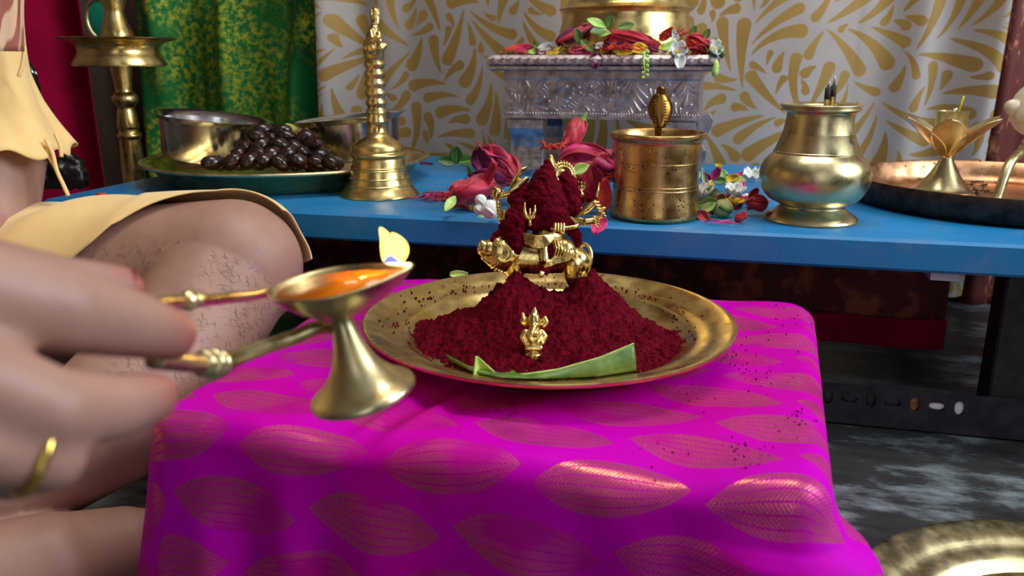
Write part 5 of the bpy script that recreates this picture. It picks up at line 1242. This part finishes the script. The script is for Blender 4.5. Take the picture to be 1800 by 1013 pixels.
small_flower('white flower at the right of the far row beside the kalash', P(1322, 318, 1.08), .018, M['petal_white'])
small_flower('tiny yellow blossom at the back of the far row', P(1262, 296, 1.25), .007, M['petal_yellow'])
small_flower('tiny pale yellow blossom between the two flower rows', P(1249, 328, 1.04), .005, M['petal_yellow'])
petal('pale green stalk piece leaning by the silver stool leg', P(1237, 322, 1.08), Vector((-.15, 0, 1)), .020, .004, M['leaf_pale'], 0, .2, name='stalk_piece')
# --- bits behind the bell and on the cloth
petal('yellow petal on the bench right of the bell', at(727, 270, BZ + .002), Vector((1, -.6, .1)), .016, .008, M['petal_yellow'], .1)
petal('dark shrivelled petal behind the bell', at(738, 288, BZ + .002), Vector((1, 0, .02)), .022, .006, M['petal_purple'], .05)
petal('pale green petal on the cloth behind the plate', PZ(790, 482, CT + .003), Vector((1, 0, 0)), .020, .008, M['leaf_pale'], .0, .4)
o = obj('orange_chip', rectloft([(.006, .003, 0), (.006, .003, .004), (.005, .002, .005)]), M['petal_orange'], loc=PZ(178, 346, BZ)); tag(o, 'small orange chip on the left end of the bench', 'chip')

# --- on the silver stool: garland of offerings round the pedestal
TZ = BZ + zt + .001
def top(x, y, D=None): return P(x, y, D or 1.165)
def depth_of(x): return 1.165 - (x - 1053) * .00022
def sp_(x, y, dd=0.0): return P(x, y, depth_of(x) + .010 + dd)
petal('bright red petal arching at the left end of the silver stool', sp_(886, 92), Vector((1, 0, .28)), .046, .016, M['petal_orange'], -.5, .8)
petal('red petal lying over the left end of the silver stool', sp_(915, 84), Vector((1, -.1, -.25)), .040, .016, M['petal_red'], .2)
threads('dry straw-coloured strands at the left end of the silver stool', sp_(900, 97), 16, (.012, .004), .020, M['dry'], 20)
petal('dull crimson petal beside the white petal on the stool', sp_(944, 96), Vector((1, 0, 0)), .022, .012, M['petal_crimson'])
petal('white petal on the left of the silver stool', sp_(944, 88), Vector((1, 0, .15)), .024, .016, M['petal_white'])
petal('yellow curved petal on the stool edge', sp_(958, 101, -.012), Vector((.9, -.1, .55)), .030, .010, M['petal_yellow'], -.3, .5)
leaf_obj('small dark leaf below the yellow petal', sp_(972, 101, -.008), Vector((1, 0, .05)), .020, .010, M['leaf_green'])
threads('dry brown strands in the middle of the stool', sp_(992, 90), 40, (.012, .006), .018, M['dry'], 22, .8)
petal('magenta petal drooping in the middle of the stool', sp_(1004, 88, -.008), Vector((1, 0, -.15)), .030, .018, M['petal_pink'])
petal('purple petal hanging over the front edge of the stool', sp_(1050, 92, -.020), Vector((-.2, -.15, -.8)), .022, .018, M['petal_purple'], .2, 1.4)
hibiscus('long dark red hibiscus bud leaning on the left of the pedestal', sp_(978, 76), P(1035, 46, 1.17) - P(978, 76, 1.17), .056, .020, .05, [M['petal_red'], M['petal_purple']], n=4, calyx=False, stamen=False)
hibiscus('large closed crimson hibiscus lying across the front of the pedestal', sp_(1068, 62), P(1160, 84, 1.15) - P(1068, 62, 1.15), .082, .028, .03, [M['petal_crimson'], M['petal_red']], n=5, calyx=False, stamen=False, crumple=.7)
hibiscus('purple red hibiscus under the large closed one', sp_(1062, 78), P(1140, 80, 1.15) - P(1062, 78, 1.15), .06, .028, .08, [M['petal_purple']], n=4, calyx=False, stamen=False)
for i, (x, y, d_, L, lab) in enumerate(((1066, 47, (-.9, 0, .25), .030, 'pale green leaf highest of the sprig, pointing left'), (1066, 50, (-.8, -.2, -.25), .026, 'green leaf of the sprig pointing lower left'), (1040, 57, (.9, -.3, -.12), .028, 'broad pale green leaf in front of the sprig'), (1068, 48, (.3, 0, .9), .016, 'small yellow-green leaf standing in the sprig'), (1085, 50, (.9, 0, .15), .024, 'green leaf of the sprig pointing right'), (1020, 70, (.6, -.2, -.6), .026, 'olive green leaf hanging under the sprig'))):
    leaf_obj(lab, sp_(x, y, -.012), Vector(d_), L, .013, M['leaf_pale'] if i in (0, 2) else M['leaf_green'])
leaf_obj('olive leaf leaning left of the sprig', sp_(1020, 78, -.008), Vector((-.3, -.1, .8)), .024, .014, M['leaf_green'])
threads('red filaments on the stool below the large hibiscus', sp_(1085, 90, -.012), 36, (.020, .006), .034, M['petal_orange'], 24, .5)
petal('yellow petal under the red filaments', sp_(1082, 94, -.016), Vector((1, -.1, .08)), .024, .009, M['petal_yellow'], .1)
petal('mustard petal beside the long hibiscus', sp_(1110, 86, -.004), Vector((1, 0, .1)), .022, .016, M['petal_yellow'], .2)
t = thing('green_sprig', 'thin pale green sprig hanging over the front of the stool', 'sprig', sp_(1134, 92, -.022)); pts = [sp_(1134, 90, -.024), sp_(1131, 104, -.030), sp_(1133, 120, -.030), sp_(1134, 136, -.028)]
obj('stalk', tube(pts, [.0012, .0012, .001, .0006], 8), M['leaf_pale'], t, world=True)
for i in range(12):
    k = i / 11; p = pts[0].lerp(pts[3], k); obj('leaflet', xf(ellipsoid((0, 0, 0), (.0035 * (1 - .4 * k), .0010, .0022)), p + Vector((.003 * (-1) ** i, -.001, 0)), rot(0, 40 * (-1) ** i, 0)), M['leaf_pale'], t, world=True)
petal('red petal peak at the right of the pedestal', sp_(1160, 70), Vector((.6, 0, .5)), .024, .014, M['petal_orange'])
threads('pinkish strands at the right of the pedestal', sp_(1188, 66, .004), 14, (.012, .005), .030, M['petal_red'], 26, .6)
petal('cream petal standing right of the pedestal', sp_(1190, 72), Vector((-.3, 0, .6)), .016, .010, M['petal_white'])
leaf_obj('pale green leaf right of the long hibiscus', sp_(1162, 86, -.008), Vector((1, 0, .2)), .024, .014, M['leaf_pale'])
small_flower('white blossom on the right front of the stool', sp_(1190, 92, -.012), .016, M['petal_white'], (0, -.8, .5))
petal('translucent white petal hanging over the right front edge', sp_(1196, 94, -.024), Vector((0, -.1, -1)), .020, .016, M['petal_white'], .1, .4)
hibiscus('red hibiscus at the right end of the stool', sp_(1208, 68), Vector((.8, -.3, -.35)), .036, .026, .35, [M['petal_orange'], M['petal_red'], M['petal_crimson']], calyx=False, stamen=False)
threads('red strands hanging at the right end of the stool', sp_(1215, 88, -.010), 12, (.006, .004), .022, M['petal_red'], 28, .2)
for i, (x, y, d_, lab) in enumerate(((1212, 66, (.4, 0, .7), 'small green leaf at the upper right of the stool'), (1236, 72, (.4, 0, .8), 'green leaf tip rising at the right end of the stool'), (1246, 84, (.9, 0, .2), 'green leaf pointing off the right end of the stool'), (1240, 84, (.4, -.2, -.4), 'grey green leaf over the right corner of the stool'))):
    leaf_obj(lab, sp_(x, y), Vector(d_), .018, .010, M['leaf_green'])
small_flower('white flower over the right corner of the stool', sp_(1252, 86, -.006), .014, M['petal_white'], (.4, -.8, .3))
t = thing('tulsi_sprig', 'dark green sprig with a bright green bud hanging off the right corner', 'sprig', sp_(1256, 92, -.004))
obj('stalk', tube([sp_(1254, 88, -.004), sp_(1258, 104, -.006), sp_(1258, 120, -.006)], .0016, 8), M['leaf_dark'], t, world=True)
obj('bud', tube([sp_(1258, 104, -.008), sp_(1259, 114, -.010), sp_(1257, 126, -.010), sp_(1256, 134, -.010)], [.003, .004, .005, .003], 12), M['leaf_pale'], t, world=True)
for i in range(5): obj('leaflet', ellipsoid(sp_(1250 + 5 * i, 92 + 5 * (i % 3), -.008), (.005, .002, .003), rot(0, 30 * i, 0)), M['leaf_dark'], t, world=True)

# --- scraps strewn among the offerings
rsc = random.Random(41); scr = [M['petal_red'], M['petal_crimson'], M['petal_purple'], M['petal_yellow'], M['petal_pink'], M['leaf_green'], M['petal_white'], M['petal_orange'], M['leaf_pale'], M['dry']]
def scraps(n, fn, label, group, L=(.008, .018)):
    for i in range(n):
        p = fn(); petal(label, p, Vector((rsc.uniform(-1, 1), rsc.uniform(-.3, .3), rsc.uniform(-.05, .5))), rsc.uniform(*L), rsc.uniform(.005, .011), rsc.choice(scr), rsc.uniform(0, .5), 1.3, group)
scraps(34, lambda: sp_(rsc.uniform(900, 1245), rsc.uniform(82, 97), rsc.uniform(-.010, .006)), 'small crumpled petal scrap among the offerings on the silver stool', 'petal scraps on the silver stool')
scraps(26, lambda: at(rsc.gauss(1280, 30), rsc.gauss(352, 10), BZ + .004), 'small crumpled petal scrap between the water pot and the kalash', 'petal scraps right of the pot', (.006, .013))
scraps(14, lambda: at(rsc.gauss(1285, 26), rsc.gauss(316, 5), BZ + .003), 'small petal scrap in the far row of flowers behind the pot', 'petal scraps in the far row', (.007, .014))
scraps(18, lambda: at(rsc.gauss(840, 28), rsc.gauss(340, 12), BZ + .004), 'small crumpled petal scrap in the flower heap left of the goddess', 'petal scraps left of the idol', (.008, .018))
